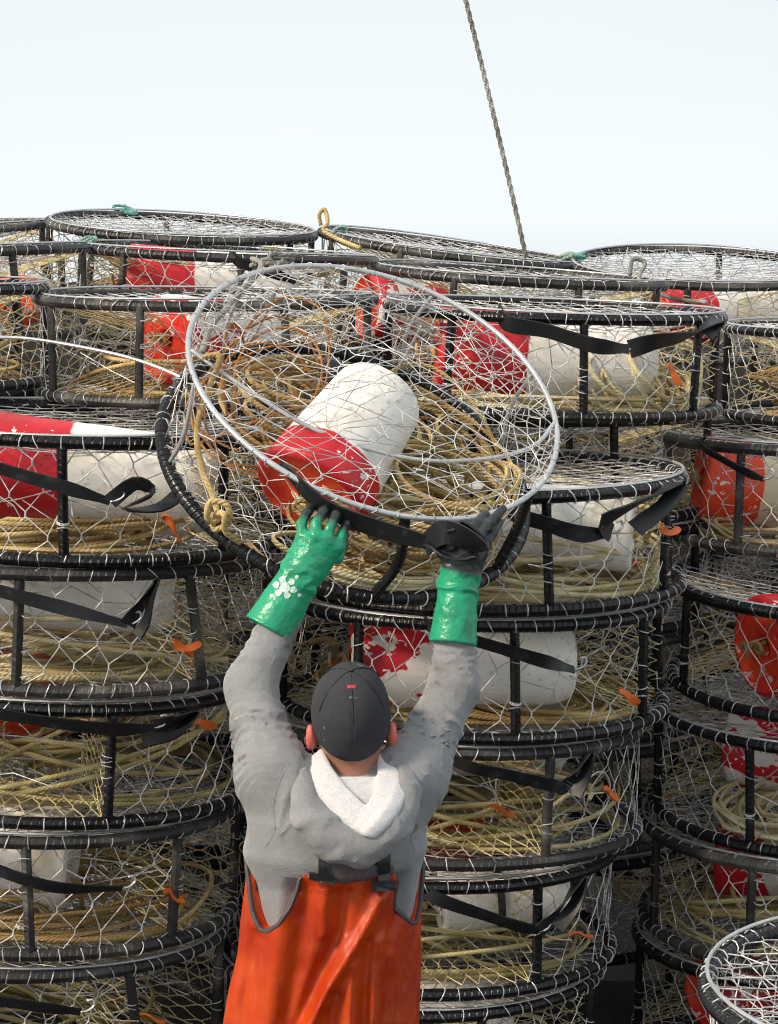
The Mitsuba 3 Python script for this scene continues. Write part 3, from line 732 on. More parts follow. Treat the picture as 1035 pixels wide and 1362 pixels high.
coil(BL2[1], (0.1, -0.15, 0.02), (13, 0.30, 0.18, 0.08), 'rope_tan', 'tan rope lying below the float with the rope plug', 0, 33)
D0 = pot(1172, 444, 7.5, 'rear crab pot at the frame edge holding green line and red floats', -44, 0, roll=1.0, s=0.925)
buoy(D0[1], (-0.05, -0.30, 0.15), 60, 0, 'fat', 'float_all_red', 'red float at the frame edge in the rear pot with green line')
coil(D0[1], (-0.20, -0.18, 0.02), (9, 0.2, 0.15, 0.20), 'rope_tan', 'tan rope tangled beside the red float in the rear pot', 0, 34)
coil(D0[1], (-0.12, -0.20, 0.19), (5, 0.15, 0.12, 0.06), 'rope_turquoise', 'tangle of turquoise line on the rear pot at the frame edge', 0, 35, r=0.0045)
B0 = pot(690, 366, 7.9, 'low slanting crab pot just behind the pot with the wide strap', 20, 3, roll=3.6, tilt=0.8, s=0.925)
buoy(B0[1], (-0.30, -0.12, 0.17), 30, 0, 'long', 'float_worn', 'flaking crimson float seen through netting behind the wide strap')
coil(B0[1], (0.15, -0.1, 0.02), (12, 0.26, 0.2, 0.12), 'rope_pale', 'pale rope in the slanting pot behind the wide strap', 0, 36)
TB = pot(305, 334, 7.9, 'rear crab pot holding the crimson and white float highest in the picture', 8, 3, roll=2.8, tilt=0.5, s=0.925)
strap(TB[0], TB[1], [(4, Z, -0.05), (8, Z - 0.03, 0.004), (18, Z - 0.055, 0.006), (28, Z - 0.085, 0.014)], None, None, 11, 0.036)
buoy(TB[1], (-0.04, -0.18, 0.19), 2, 0, 'long', 'float_red_white', 'crimson and white float highest in the picture, under a thin black strap', s=1.1)
coil(TB[1], (-0.2, -0.12, 0.02), (9, 0.18, 0.18, 0.2), 'rope_olive', 'olive rope beside the highest crimson and white float', 0, 37)
TA = pot(243, 298, 8.75, 'topmost crab pot on the skyline with a green knot on its rim', 12, 3, roll=3.4, tilt=4.5, s=0.925)
TR = pot(600, 328, 8.9, 'slanting skyline crab pot where the hanging rope ends', 25, 3, roll=7.5, tilt=2.5, s=0.925)
TRR = pot(937, 354, 8.75, 'skyline crab pot with a thick frayed brown rim', -14, 3, roll=1.5, tilt=7.0, s=0.925)
buoy(TRR[1], (0.05, -0.1, 0.13), 20, 0, 'long', 'float_red_white', 'float inside the skyline pot with the frayed brown rim')
LL = pot(-90, 330, 7.6, 'rear crab pot whose rim meets the frame edge beside orange floats', 40, 3, roll=-1.0, s=0.925)
buoy(LL[1], (0.33, -0.12, 0.13), 80, 0, 'short', 'float_cream', 'orange red float standing on end between two rear pot rims', spin=30, s=0.85)
coil(LL[1], (0.24, -0.22, 0.02), (9, 0.16, 0.13, 0.18), 'rope_pale', 'pale rope piled against the rim of the rear pot at the frame edge', 0, 38)
LLL = pot(-165, 380, 6.85, 'crab pot cut by the frame edge just above the crimson and white float', 44, 0, roll=0.5, s=0.925)
coil(LLL[1], (0.30, -0.18, 0.02), (9, 0.15, 0.12, 0.16), 'rope_tan', 'tan rope and black line knotted in the pot cut by the frame edge', 0, 39)
TC = pot(-105, 298, 8.9, 'skyline crab pot showing only the end of its rim at the frame edge', 30, 3, roll=-1.5, tilt=2, s=0.925)


def under(first, n, lab, var0, Y, px, py, fill=True):
    """pots below a rear pot, down behind the front stacks"""
    z = first[1][2, 3]
    for k in range(n):
        c = first[1] @ np.array([0, 0, 0, 1.0])
        key = numbered('crab_pot')
        M = Mtr([c[0] + 0.02 * math.sin(k * 2.1), Y, c[2] - 0.32 * (k + 1) - 0.01])
        say(key, f'shaded crab pot {["first", "second", "third", "fourth", "fifth", "sixth"][k]} below {lab}', 'crab pot', 'crab pots piled in stacks')
        for name, sh in VARIANTS[(var0 + k) % 4]:
            kk = put(child(key, name), sh, M @ Mrot([0, 0, 1], 33 * k + 20))
            if name in ('netting', 'tunnel'): say(kk, kind='stuff')
        if k == 0: coil(M, (0, -0.1, 0.02), (9, 0.3, 0.22, 0.08), ['rope_olive', 'rope_tan'][k % 2], f'rope in the shaded pot {["first", "second", "third", "fourth", "fifth", "sixth"][k]} below {lab}', 0, 60 + k + 5 * var0)
        POTS.append(key)


under(B1, 5, 'the pot with the wide strap loop', 0, 7.25, 0, 0)
under(BL2, 5, 'the pot holding the rope plugged float', 2, 7.15, 0, 0)
under(D0, 5, 'the rear pot with the turquoise line', 1, 7.95, 0, 0)
under(TB, 4, 'the pot of the highest float', 3, 8.2, 0, 0)
under(B0, 4, 'the low slanting rear pot', 1, 8.3, 0, 0)
under(LLL, 3, 'the pot cut by the frame edge', 1, 7.1, 0, 0)

slab('bulwark', -6.5, 6.5, 9.95, 10.15, 0.0, 2.34, 'wet_timber'); say('bulwark', 'dark timber bulwark behind the rear stacks', 'wall')
# orange tags lying inside some of the pots
for (kk, mm), pos_, yw in ((L[2], (-0.16, -0.30, 0.07), 10), (L[2], (0.06, -0.31, 0.05), 80), (C[2], (0.10, -0.36, 0.12), 20), (BL2, (0.30, -0.20, 0.16), 30), (C[0], (0.34, -0.30, 0.10), 50), (L[1], (0.30, -0.30, 0.08), 20), (TRR, (0.2, -0.1, 0.2), 60)):
    put(child(kk, 'tag'), TAGS[int(abs(yw)) % 4], mm @ Mtr(pos_) @ Mrot([0, 0, 1], yw) @ Mrot([1, 0, 0], 50))
# the near pot at the lower corner
FGP = pot(1322, 1446, 3.9, 'near crab pot cut by the bottom corner, its wire netting thick and grey', 15, 0, group='crab pots piled in stacks', s=0.93)
# plank platforms the stacks stand on (they are below the picture)
for i, (m, w_) in enumerate(((L[4][1], 0.62), (C[4][1], 0.60), (D[4][1], 0.62), (FGP[1], 0.5))):
    c = m[:3, 3]
    slab(numbered('platform'), c[0] - w_, c[0] + w_, c[1] - 0.5, c[1] + 0.5, 0.0, c[2] - 0.005, 'wet_timber')
for k in [k for k in scene if k.startswith('platform')]: say(k, 'dark timber platform under a stack of crab pots', kind='structure')
# ------------------------------------------------------------------ the pot being lifted: a bare steel rim, tilted towards the man
ALPHA, ROLL, RL, HL = 32.0, 20.0, 0.449, 0.272
lid = W(500, 512, 5.6)
ML = Mtr(lid) @ Mrot([0, 1, 0], ROLL) @ Mrot([1, 0, 0], ALPHA) @ Mtr([0, 0, -HL])      # local: z 0 bottom ring, HL rim
rngL = np.random.default_rng(77)
LP = numbered('crab_pot')
say(LP, 'tilted crab pot with a bare grey steel rim, held up by the gloved hands', 'crab pot', 'crab pots piled in stacks')
put(child(LP, 'rim'), tube_shape(circle(RL, HL, 96, 0.004, rngL), 0.0068, 'steel', 10, True), ML)
put(child(LP, 'ring'), tube_shape(circle(RL, 0.015, 72, 0.003, rngL), 0.0165, 'rubber', 10, True), ML)
for a in (20, 66, 128, 172, 236, 300):
    x = math.radians(a); x2 = x + 0.06
    k = put(child(LP, 'post'), tube_shape(spline([[RL * math.sin(x), -RL * math.cos(x), HL - 0.006], [RL * math.sin(x2), -RL * math.cos(x2), HL / 2], [RL * math.sin(x), -RL * math.cos(x), 0.02]], 8), 0.0125 if 40 < a < 100 or a == 20 else 0.0055, 'rubber' if 40 < a < 100 or a == 20 else 'steel', 8), ML)
A, B, th = net_edges(32, 5, rngL, 0.15, True, 0.14)


def fL(q):
    a = q[:, 0] / 32 * 2 * PI; v = np.clip(q[:, 1] / 5, 0, 1)
    r = RL - 0.03 * np.sin(PI * v) * (0.6 + 0.4 * np.sin(2 * a))
    return np.stack([r * np.sin(a), -r * np.cos(a), 0.018 + (HL - 0.02) * v], 1)


k = put(child(LP, 'netting'), shape(cat([segs(fL(A), fL(B), th * 0.0014, 5), lacing(RL, 0.015, 0.0165, 60, rngL, 0.0018)]), 'wire'), ML); say(k, kind='stuff')
A3, B3, t3 = flat_net(RL, 0.062, 0.045, rngL, 0.0014, -0.01, 0.14, 1.2)
A3[:, 2] += 0.010; B3[:, 2] += 0.010
k = put(child(LP, 'netting'), shape(segs(A3, B3, t3, 4), 'wire'), ML); say(k, kind='stuff')
# hinge bar of the lid: a bent grey rod across the rim
put(child(LP, 'hinge_rod'), tube_shape(spline([[-0.425, -0.125, HL + 0.004], [-0.30, -0.165, HL - 0.008], [-0.10, -0.215, HL - 0.02], [0.12, -0.195, HL - 0.022], [0.28, -0.12, HL - 0.012], [0.39, -0.02, HL], [0.43, 0.10, HL + 0.004]], 40), 0.0050, 'steel', 8), ML)
for x0, y0 in ((-0.30, 0.25), (0.06, 0.31)):
    put(child(LP, 'stay'), tube_shape(spline([[x0, y0, HL - 0.01], [x0 - 0.01, y0 + 0.03, HL / 2], [x0 - 0.03, y0 + 0.05, 0.02]], 6), 0.0048, 'steel', 6), ML)
# the big float
ax = ML[:3, :3].T @ (np.array([0.47, 0.63, 0.62]))
bp = min((np.linalg.inv(ML) @ np.append(W(461, 589, y), 1) for y in np.linspace(5.45, 5.9, 91)), key=lambda v: abs(v[2] - 0.158))
key, m = buoy(ML, bp[:3], math.degrees(math.atan2(ax[1], ax[0])), math.degrees(math.asin(ax[2])), 'bullet', 'float_big', 'big float with a bright red dished end, inside the pot being lifted', s=1.0, spin=70, knot=True)
# the lid's netting is draped over that float

def drape(P):
    P = P.copy(); P[:, 2] += HL
    for u in np.linspace(-0.17, 0.17, 15):
        c_ = bp[:3] + ax / np.linalg.norm(ax) * u; rr = 0.148 if u < 0.06 else 0.148 * math.sqrt(max(1 - ((u - 0.06) / 0.15) ** 2, 0.1))
        rho = np.hypot(P[:, 0] - c_[0], P[:, 1] - c_[1])
        h = c_[2] + np.where(rho < 0.8 * rr, np.sqrt(np.maximum(rr * rr - rho * rho, 0)), 0.6 * rr - 1.1 * (rho - 0.8 * rr))
        P[:, 2] = np.maximum(P[:, 2], h + 0.006)
    return P


A3, B3, t3 = flat_net(RL, 0.088, 0.029, rngL, 0.0012, -0.035, 0.20, 0.30, 0.03)
Ae, Be, te = flat_net(RL, 0.15, 0.055, rngL, 0.0010, -0.015, 0.25, 0.9, 0.03); A3, B3, t3 = np.vstack([A3, Ae]), np.vstack([B3, Be]), np.concatenate([t3, te]); m3 = (A3 + B3) / 2; t3 = np.concatenate([t3, t3]); A3, B3 = drape(np.vstack([A3, m3])), drape(np.vstack([m3, B3]))
k = put(child(LP, 'netting'), shape(cat([segs(A3, B3, t3, 5), lacing(RL, HL, 0.0068, 64, rngL, 0.0013)]), 'wire'), ML); say(k, kind='stuff')
coil(ML, (0.20, -0.17, 0.02), (26, 0.20, 0.15, 0.12), 'rope_tan', 'heavy coil of tan rope inside the tilted pot, beside the big float', 20, 51, lim=0.41)
coil(ML, (0.19, -0.29, 0.02), (8, 0.20, 0.08, 0.07), 'rope_pale', 'loose pale rope along the low front edge of the tilted pot', 8, 52, lim=0.43)
coil(ML, (-0.24, 0.06, 0.02), (9, 0.14, 0.18, 0.16), 'rope_rust', 'rusty orange line tangled inside the tilted pot, behind the big float', 0, 53, r=0.0031, lim=0.41)
coil(ML, (-0.14, 0.10, 0.02), (9, 0.17, 0.15, 0.10), 'rope_tan', 'tan rope behind the big float inside the tilted pot', 0, 54, lim=0.41)
coil(ML, (0.22, 0.12, 0.02), (9, 0.17, 0.2, 0.09), 'rope_tan', 'brown rope at the back of the tilted pot under its netting', 0, 55, r=0.005, lim=0.41)
# its strap, running from the float's red end to the man's dark glove
sp = [W(374, 616, 5.28), W(404, 650, 5.22), W(440, 679, 5.19), W(500, 702, 5.175), W(556, 718, 5.155), W(580, 725, 5.15)]
P = spline(sp, 34); g = np.linspace(0, 1, 34)
wd = np.stack([0.35 * np.sin(4 * g), -0.5 - 0.3 * np.sin(5 * g), np.cos(0.8 * g)], 1)
ks = put(child(LP, 'strap'), shape(ribbon(P, wd, 0.012 + 0.036 * np.sin(PI * np.clip(g * 0.92 + 0.06, 0, 1)) ** 0.7, 0.005), 'strap_rubber', 40))
for pts, w_ in (([(566, 724, 5.15), (590, 708, 5.10), (618, 716, 5.09), (640, 734, 5.10), (622, 744, 5.11), (592, 738, 5.12), (572, 720, 5.14)], 0.052),
                ([(576, 716, 5.15), (600, 716, 5.10), (612, 700, 5.12), (632, 706, 5.12), (650, 724, 5.13)], 0.046)):
    T_ = spline([W(*q) for q in pts], 26); g2 = np.linspace(-0.4, 2.2, 26)
    put(child(ks, 'loose_end'), shape(ribbon(T_, np.stack([0.3 * np.sin(g2), -np.sin(g2), np.cos(g2)], 1), w_, 0.005), 'strap_rubber', 40))


def line(pts, r, bsdf, label, n=60, sides=6, cat_='rope', group=None):
    key = numbered('rope')
    put(key, tube_shape(spline([W(*q) for q in pts], n), r, bsdf, sides)); say(key, label, cat_, group)
    return key


# loose lines and knots
line([(243, 482, 5.55), (262, 478, 5.50), (292, 474, 5.46), (276, 520, 5.45), (262, 570, 5.42), (268, 620, 5.40), (284, 662, 5.38), (290, 690, 5.36), (276, 690, 5.35), (280, 668, 5.34), (302, 672, 5.34), (304, 694, 5.35), (286, 704, 5.36), (284, 686, 5.37), (298, 684, 5.33), (300, 706, 5.34), (320, 722, 5.36)],
     0.0075, 'rope_tan', 'knotted tan rope hanging at the rim of the tilted pot', 120, 7)
line([(335, 344, 5.92), (348, 352, 5.88), (336, 372, 5.86), (318, 390, 5.82), (300, 412, 5.75), (280, 436, 5.66), (268, 470, 5.58)], 0.0075, 'rope_grey', 'pale frayed line tied along the back of the steel rim', 50, 7)
def tangle(c, size, seed, n=170):
    """a lump of knotted line: one curve that keeps turning inside a small ellipsoid"""
    rk = np.random.default_rng(seed); f = rk.uniform(9, 31, 6); ph = rk.uniform(0, 6, 6); t = np.linspace(0, 1, n)
    P = np.stack([np.sin(f[0] * t + ph[0]) * 0.6 + 0.5 * np.sin(f[1] * t + ph[1]), 0.6 * np.sin(f[2] * t + ph[2]) + 0.5 * np.sin(f[3] * t + ph[3]), 0.6 * np.sin(f[4] * t + ph[4]) + 0.5 * np.sin(f[5] * t + ph[5])], 1)
    return c + P * np.asarray(size)


kn = numbered('rope_knot')
put(kn, tube_shape(tangle(W(362, 350, 5.93), (0.048, 0.022, 0.022), 4), 0.0062, 'rope_grey', 6)); say(kn, 'frayed grey green knot on top of the steel rim', 'knot')
line([(330, 722, 5.55), (345, 738, 5.52), (356, 748, 5.52), (362, 765, 5.55)], 0.0078, 'rope_tan', 'short tan rope end poking out beside the printed glove', 20, 7)
# line crossing the skyline pots
line([(427, 300, 8.35), (425, 285, 8.35), (432, 279, 8.36), (436, 296, 8.34), (430, 306, 8.33), (450, 318, 8.3), (480, 330, 8.2)], 0.0075, 'rope_tan', 'tan rope hitched to the rim at the top of the skyline', 40)
line([(838, 366, 8.1), (842, 345, 8.12), (858, 350, 8.12), (850, 372, 8.05), (872, 388, 7.95), (900, 398, 7.85), (940, 402, 7.7)], 0.0075, 'rope_grey', 'frayed brown rope looped on the brown skyline rim', 50)
for i, (pt_, a, kl) in enumerate(((TA, -148, 'green rope knot on the back rim of the topmost pot'), (TB, -70, 'green rope wound on the front rim below the topmost pot'),
                                  (TR, -62, 'green rope wound on the slanting rim near the hitched tan rope'), (TRR, -96, 'green rope knot at the end of the skyline rim past the hanging rope'))):
    key = numbered('rope_knot'); x = math.radians(a)
    c = (pt_[1] @ np.array([R0 * math.sin(x), -R0 * math.cos(x), H0 + 0.004, 1]))[:3]
    put(key, tube_shape(tangle(c, (0.042, 0.026, 0.018), 90 + i, 220), 0.0056, 'rope_green', 6)); say(key, kl, 'knot')
for i, (x, y, Y, bs) in enumerate(((438, 850, 6.35, 'rope_tan'), (450, 872, 6.3, 'rope_grey'))):
    line([(x - 28, y + 6, Y), (x - 8, y, Y), (x + 6, y + 4, Y), (x + 10, y + 24, Y), (x + 2, y + 34, Y)], 0.009, bs, ["tan rope end in the gap above the man's cap", "frayed grey rope end in the gap above the man's cap"][i], 24)

key = numbered('steel_hoop')
put(key, tube_shape(spline([W(-60, 452, 6.35), W(20, 449, 6.2), W(100, 460, 6.08), W(180, 478, 5.98), W(245, 504, 5.9), W(275, 530, 5.88)], 40), 0.0042, 'steel', 8)); say(key, 'thin grey steel hoop lying across the pots above the clean crimson and white float', 'hoop')
jar = np.array([(0, 0), (0.026, 0), (0.030, 0.006), (0.030, 0.055), (0.026, 0.064), (0.026, 0.066), (0.029, 0.067), (0.029, 0.084), (0.025, 0.089), (0, 0.090)])
key = numbered('bait_jar')
put(key, mikit.ply(trimesh.creation.revolve(jar[:6], sections=28), 'jar_plastic', smooth=35), ML @ Mtr([-0.11, 0.27, 0.08]) @ Mrot([1, 0, 0], 60)); say(key, 'small dark blue bait jar behind the big float', 'jar')
put(child(key, 'lid'), mikit.ply(trimesh.creation.revolve(jar[5:], sections=28), 'jar_plastic', smooth=35), ML @ Mtr([-0.11, 0.27, 0.08]) @ Mrot([1, 0, 0], 60))

# the hoist line coming down from above to the slanting skyline pot
pb, pt = W(700, 343, 8.42), W(540, -300, 8.42)
n = 260; t = np.linspace(0, 1, n)[:, None]
P = pb * (1 - t) + pt * t; P[:, 0] += 0.05 * (t[:, 0] * (1 - t[:, 0]))
key = numbered('hanging_rope')
V, F, UV = sweep(P, 0.0074, 14, False, lambda u, v: 1 + 0.26 * np.cos(2 * PI * (3 * v - u / 0.034)))
put(key, mikit.ply((V, F), 'rope_grey', smooth=True, uv=UV)); say(key, 'taut twisted grey rope hanging down out of the sky', 'rope')
# ------------------------------------------------------------------ the man: bodies from distance fields, meshed as one skin each


def surface_net(f, lo, hi, h):
    """the zero surface of f(points) on a grid of step h (naive surface nets); f is worked out only in the blocks near the surface"""
    lo, hi = np.asarray(lo, float), np.asarray(hi, float)
    K = 6
    nb = np.ceil((hi - lo) / (h * K)).astype(int); n = nb * K
    bi = np.stack(np.meshgrid(*[np.arange(k) for k in nb], indexing='ij'), -1).reshape(-1, 3)
    dc = f(lo + h * (bi * K + (K - 1) / 2))
    D = np.repeat(np.repeat(np.repeat(dc.reshape(nb), K, 0), K, 1), K, 2).astype(np.float32)
    near = bi[np.abs(dc) < h * K * 0.87 * 1.25 + 0.034]
    o = np.stack(np.meshgrid(*[np.arange(K)] * 3, indexing='ij'), -1).reshape(-1, 3)
    for i in range(0, len(near), 1500):
        g = (near[i:i + 1500, None] * K + o[None]).reshape(-1, 3)
        D[tuple(g.T)] = f(lo + h * g)
    c = [D[i:n[0] - 1 + i, j:n[1] - 1 + j, k:n[2] - 1 + k] for i in (0, 1) for j in (0, 1) for k in (0, 1)]
    ins = sum((x < 0).astype(np.int8) for x in c)
    cell = np.argwhere((ins > 0) & (ins < 8))
    idx = -np.ones(n - 1, int); idx[tuple(cell.T)] = np.arange(len(cell))
    vals = np.stack([x[tuple(cell.T)] for x in c], 1)
    off = np.array([(i, j, k) for i in (0, 1) for j in (0, 1) for k in (0, 1)], float)
    acc = np.zeros((len(cell), 3)); cnt = np.zeros(len(cell))
    for a in range(8):
        for b in range(a + 1, 8):
            if np.abs(off[a] - off[b]).sum() == 1:
                va, vb = vals[:, a], vals[:, b]; s = (va < 0) != (vb < 0)
                t = np.where(s, va / np.where(s, va - vb, 1), 0)
                acc += np.where(s[:, None], off[a] + (off[b] - off[a]) * t[:, None], 0); cnt += s
    V = lo + h * (cell + acc / cnt[:, None])
    F = []
    for k in range(3):
        o = [0, 1, 2]; o.remove(k); u, w = o
        sl0 = [slice(None)] * 3; sl1 = [slice(None)] * 3; sl0[k] = slice(0, -1); sl1[k] = slice(1, None)
        a, b = D[tuple(sl0)], D[tuple(sl1)]
        e = np.argwhere((a < 0) != (b < 0))
        e = e[(e[:, u] > 0) & (e[:, w] > 0) & (e[:, u] < n[u] - 1) & (e[:, w] < n[w] - 1)]
        flip = D[tuple(e.T)] < 0
        q = []
        for du, dw in ((1, 1), (0, 1), (0, 0), (1, 0)):
            x = e.copy(); x[:, u] -= du; x[:, w] -= dw; q.append(idx[tuple(x.T)])
        q = np.stack(q, 1)
        if k == 1: flip = ~flip
        q = np.where(flip[:, None], q, q[:, ::-1])
        F.append(q)
    F = np.vstack(F)
    return V, np.vstack([F[:, [0, 1, 2]], F[:, [0, 2, 3]]])


def smooth_mesh(vf, it=3):
    """Taubin smoothing with plain neighbour averages"""
    from scipy.sparse import coo_matrix
    v, f = np.array(vf[0], float), np.asarray(vf[1])
    e = np.vstack([f[:, [0, 1]], f[:, [1, 2]], f[:, [2, 0]]]); e = np.vstack([e, e[:, ::-1]])
    A_ = coo_matrix((np.ones(len(e)), (e[:, 0], e[:, 1])), (len(v), len(v))).tocsr(); A_.data[:] = 1
    deg = np.maximum(np.asarray(A_.sum(1)), 1)
    for _ in range(it):
        for k in (0.5, -0.51): v = v + k * (A_ @ v / deg - v)
    return v, f


def cone_(p, a, b, ra, rb):
    """capsule from a to b whose radius runs from ra to rb"""
    a, b = np.asarray(a, float), np.asarray(b, float); d = b - a
    t = np.clip(((p - a) @ d) / (d @ d), 0, 1)
    return np.linalg.norm(p - a - t[:, None] * d, axis=1) - (ra + (rb - ra) * t)


def along(p, a, b):
    a, b = np.asarray(a, float), np.asarray(b, float); d = b - a
    return ((p - a) @ d) / (d @ d)


def ell(p, c, r, R=None):
    q = p - np.asarray(c)
    if R is not None: q = q @ R
    r = np.asarray(r, float); k = np.linalg.norm(q / r, axis=1)
    return k * (k - 1) / np.maximum(np.linalg.norm(q / r ** 2, axis=1), 1e-9)


def smin(a, b, k):
    h = np.clip(0.5 + 0.5 * (b - a) / k, 0, 1)
    return b * (1 - h) + a * h - k * h * (1 - h)


def smax(a, b, k): return -smin(-a, -b, k)


YAW = math.radians(15.0)
PC = W(447, 1100, 4.93)                                       # middle of the chest at the height of the arm pits
BX = np.array([math.cos(YAW), math.sin(YAW), 0]); BY = np.array([-math.sin(YAW), math.cos(YAW), 0])


def BP(x, y, z): return np.array([PC[0], PC[1], 0]) + BX * x + BY * y + np.array([0, 0, z])


def bodyq(p):
    q = p - np.array([PC[0], PC[1], 0]); q[:, 0] += 0.105 * np.clip(1.34 - p[:, 2], 0, 0.5)            # the hips are shifted to one side
    return np.stack([q @ BX, q @ BY, p[:, 2]], 1)


def ZP(py, Y=4.93): return W(500, py, Y)[2]


LS, LE, LW = W(364, 1034, 4.92), W(334, 912, 5.06), W(401, 768, 5.17)
RS, RE, RW = W(546, 1034, 4.96), W(604, 915, 5.10), W(607, 782, 5.17)
CLO, CLS, CRO, CRS = W(356, 836, 5.115), None, W(604, 862, 5.12), None
HEAD = W(467, 952, 4.94)
zSh = ZP(1040)


def torso(p, grow=0.0):
    q = bodyq(p)
    z = q[:, 2]
    prof_z = [0.86, 0.98, 1.08, 1.18, 1.30, 1.40, 1.47, 1.54]
    wx = np.interp(z, prof_z, [0.178, 0.184, 0.172, 0.166, 0.174, 0.180, 0.165, 0.10])
    wy = np.interp(z, prof_z, [0.120, 0.126, 0.118, 0.112, 0.120, 0.122, 0.105, 0.07])
    k = np.sqrt((q[:, 0] / wx) ** 2 + (q[:, 1] / wy) ** 2)
    d = (k - 1) * np.minimum(wx, wy) * 0.92
    return smax(smax(d, z - 1.53, 0.06), 0.80 - z, 0.03) - grow


def folds(p, a, b, freq, amp, seed, lo=0.0, hi=1.0, slant=0.6):
    """creases across a limb, strongest between lo and hi along it"""
    t = along(p, a, b); L_ = np.linalg.norm(np.asarray(b) - a)
    n = meshkit.fbm(p * 9 + seed, 3, seed)
    s = np.sin(2 * PI * (t * L_ * freq + slant * (n - 0.5) * 4 + p[:, 0] * 3))
    r = (1 - np.abs(s)) ** 1.5
    m = np.clip((t - lo) / 0.15, 0, 1) * np.clip((hi - t) / 0.15, 0, 1)
    return -amp * r * m * (0.3 + 1.3 * meshkit.fbm(p * 6 + seed + 2, 2, seed + 1))


zt, zl = ZP(1163, 4.81), ZP(1238, 4.85)


def hoodie(p):
    d = torso(p, 0.012)
    n1 = meshkit.fbm(p * np.array([8, 8, 4.5]) + 3, 3, 5)
    neck = W(470, 1078, 4.94)
    for S_, E_, K_, sd in ((LS, LE, LW, 1), (RS, RE, RW, 2)):
        d = smin(d, cone_(p, neck + (0, 0, -0.03), S_, 0.070, 0.058), 0.05)
        d = smin(d, cone_(p, S_ + (PC - S_) * 0.45 - (0, 0, 0.02), S_, 0.10, 0.060), 0.04)
        e1 = cone_(p, S_, E_, 0.064, 0.050) + folds(p, S_, E_, 20, 0.0095, sd, -0.25, 0.75) + folds(p, S_, E_, 36, 0.0045, sd + 7, 0.1, 1.1)
        e2 = cone_(p, E_, K_, 0.050, 0.036) + folds(p, E_, K_, 24, 0.0075, sd + 4, -0.1, 0.8)
        d = smin(d, smin(e1, e2, 0.03), 0.055)
        # pull folds running from the arm pit up over the shoulder and down the side
        sx = 1.0 if sd == 1 else -1.0
        pit = S_ + np.array([0.015 * sx, -0.02, -0.10]); v = p - pit; r = np.linalg.norm(v, axis=1)
        ang = np.arctan2(v[:, 2], v[:, 0] * sx)
        up = np.exp(-((ang - 1.25) / 0.75) ** 2)
        d = d - 0.0062 * np.maximum(np.sin(ang * 11 + n1 * 7 + r * 10), 0) ** 1.3 * up * np.exp(-((r - 0.11) / 0.065) ** 2)
    # hanging folds on the back and at the side
    q = bodyq(p)
    d = d - 0.007 * np.maximum(np.sin(q[:, 0] * 46 + n1 * 9 + q[:, 2] * 7), 0) ** 2 * np.clip((1.42 - q[:, 2]) / 0.15, 0, 1)
    d = d - 0.012 * (n1 - 0.5)
    ph = np.abs(np.arctan2(q[:, 0], -q[:, 1])); tuck = np.clip((zt - 0.006 - q[:, 2]) / 0.03, 0, 1) * np.clip((1.05 - ph) / 0.2, 0, 1)   # tucked under the bib
    d = d + 0.034 * np.maximum(tuck, np.clip((1.20 - q[:, 2]) / 0.05, 0, 1)) + 0.012 * np.clip((1.39 - q[:, 2]) / 0.06, 0, 1)
    return smax(d, 1.0 - p[:, 2], 0.01)


PK = numbered('person')
say(PK, 'man seen from behind in grey hoodie and orange bib overalls, lifting the tilted pot overhead', 'person')
h_lo, h_hi = np.minimum.reduce([LW, LE, RE, BP(-0.3, -0.25, 1.0), BP(0.3, 0.25, 1.0)]) - 0.10, np.maximum.reduce([LW, RE, RW, BP(-0.3, -0.25, 1.0), BP(0.3, 0.25, 1.0)]) + 0.09
h_lo[2] = 0.98
HOODIE = smooth_mesh(surface_net(hoodie, h_lo, h_hi, 0.0062), 2)


def project(px, py, f, Y0=4.4, Y1=5.4):
    """where the photograph's sight line through (px, py) meets the surface of f: for measuring where things lie on the man"""
    a = W(px, py, Y0); b = W(px, py, Y1); t = np.linspace(0, 1, 700)[:, None]
    v = f(a * (1 - t) + b * t); i = int(np.argmax(v < 0)) if (v < 0).any() else int(np.argmin(v))
    return (a * (1 - t[i]) + b * t[i])


# ---- head, neck, ears, face: one skin
TLT = Mrot([1, 0, 0], 24)[:3, :3] @ Mrot([0, 0, 1], 3)[:3, :3]     # the head is tipped back to look up


def HP(x, y, z): return HEAD + TLT @ np.array([x, y, z])        # x right, y to the face, z to the crown


def head(p):
    q = (p - HEAD) @ TLT
    d = ell(q, (0, -0.004, 0.008), (0.0765, 0.097, 0.095))
    d = smin(d, ell(q, (0, 0.035, -0.065), (0.058, 0.062, 0.062)), 0.03)     # jaw
    d = smin(d, ell(q, (0, 0.098, -0.035), (0.013, 0.018, 0.022)), 0.012)    # nose
    for s in (-1, 1):
        d = smax(d, -(ell(q, (s * 0.031, 0.098, -0.012), (0.016, 0.012, 0.010))), 0.008)
        d = smin(d, ell(q, (s * 0.031, 0.083, -0.013), (0.012, 0.010, 0.010)), 0.002)
        ear = ell(q, (s * 0.0855, -0.010, -0.046), (0.0115, 0.021, 0.031))
        ear = smax(ear, -ell(q, (s * 0.095, -0.003, -0.044), (0.009, 0.011, 0.018)), 0.004)
        d = smin(d, ear, 0.006)
    d = smax(d, -ell(q, (0, 0.098, -0.073), (0.020, 0.012, 0.003)), 0.004)   # mouth
    d = smin(d, cone_(p, HP(0, -0.018, -0.06), W(468, 1085, 4.955), 0.058, 0.064), 0.03)
    return d


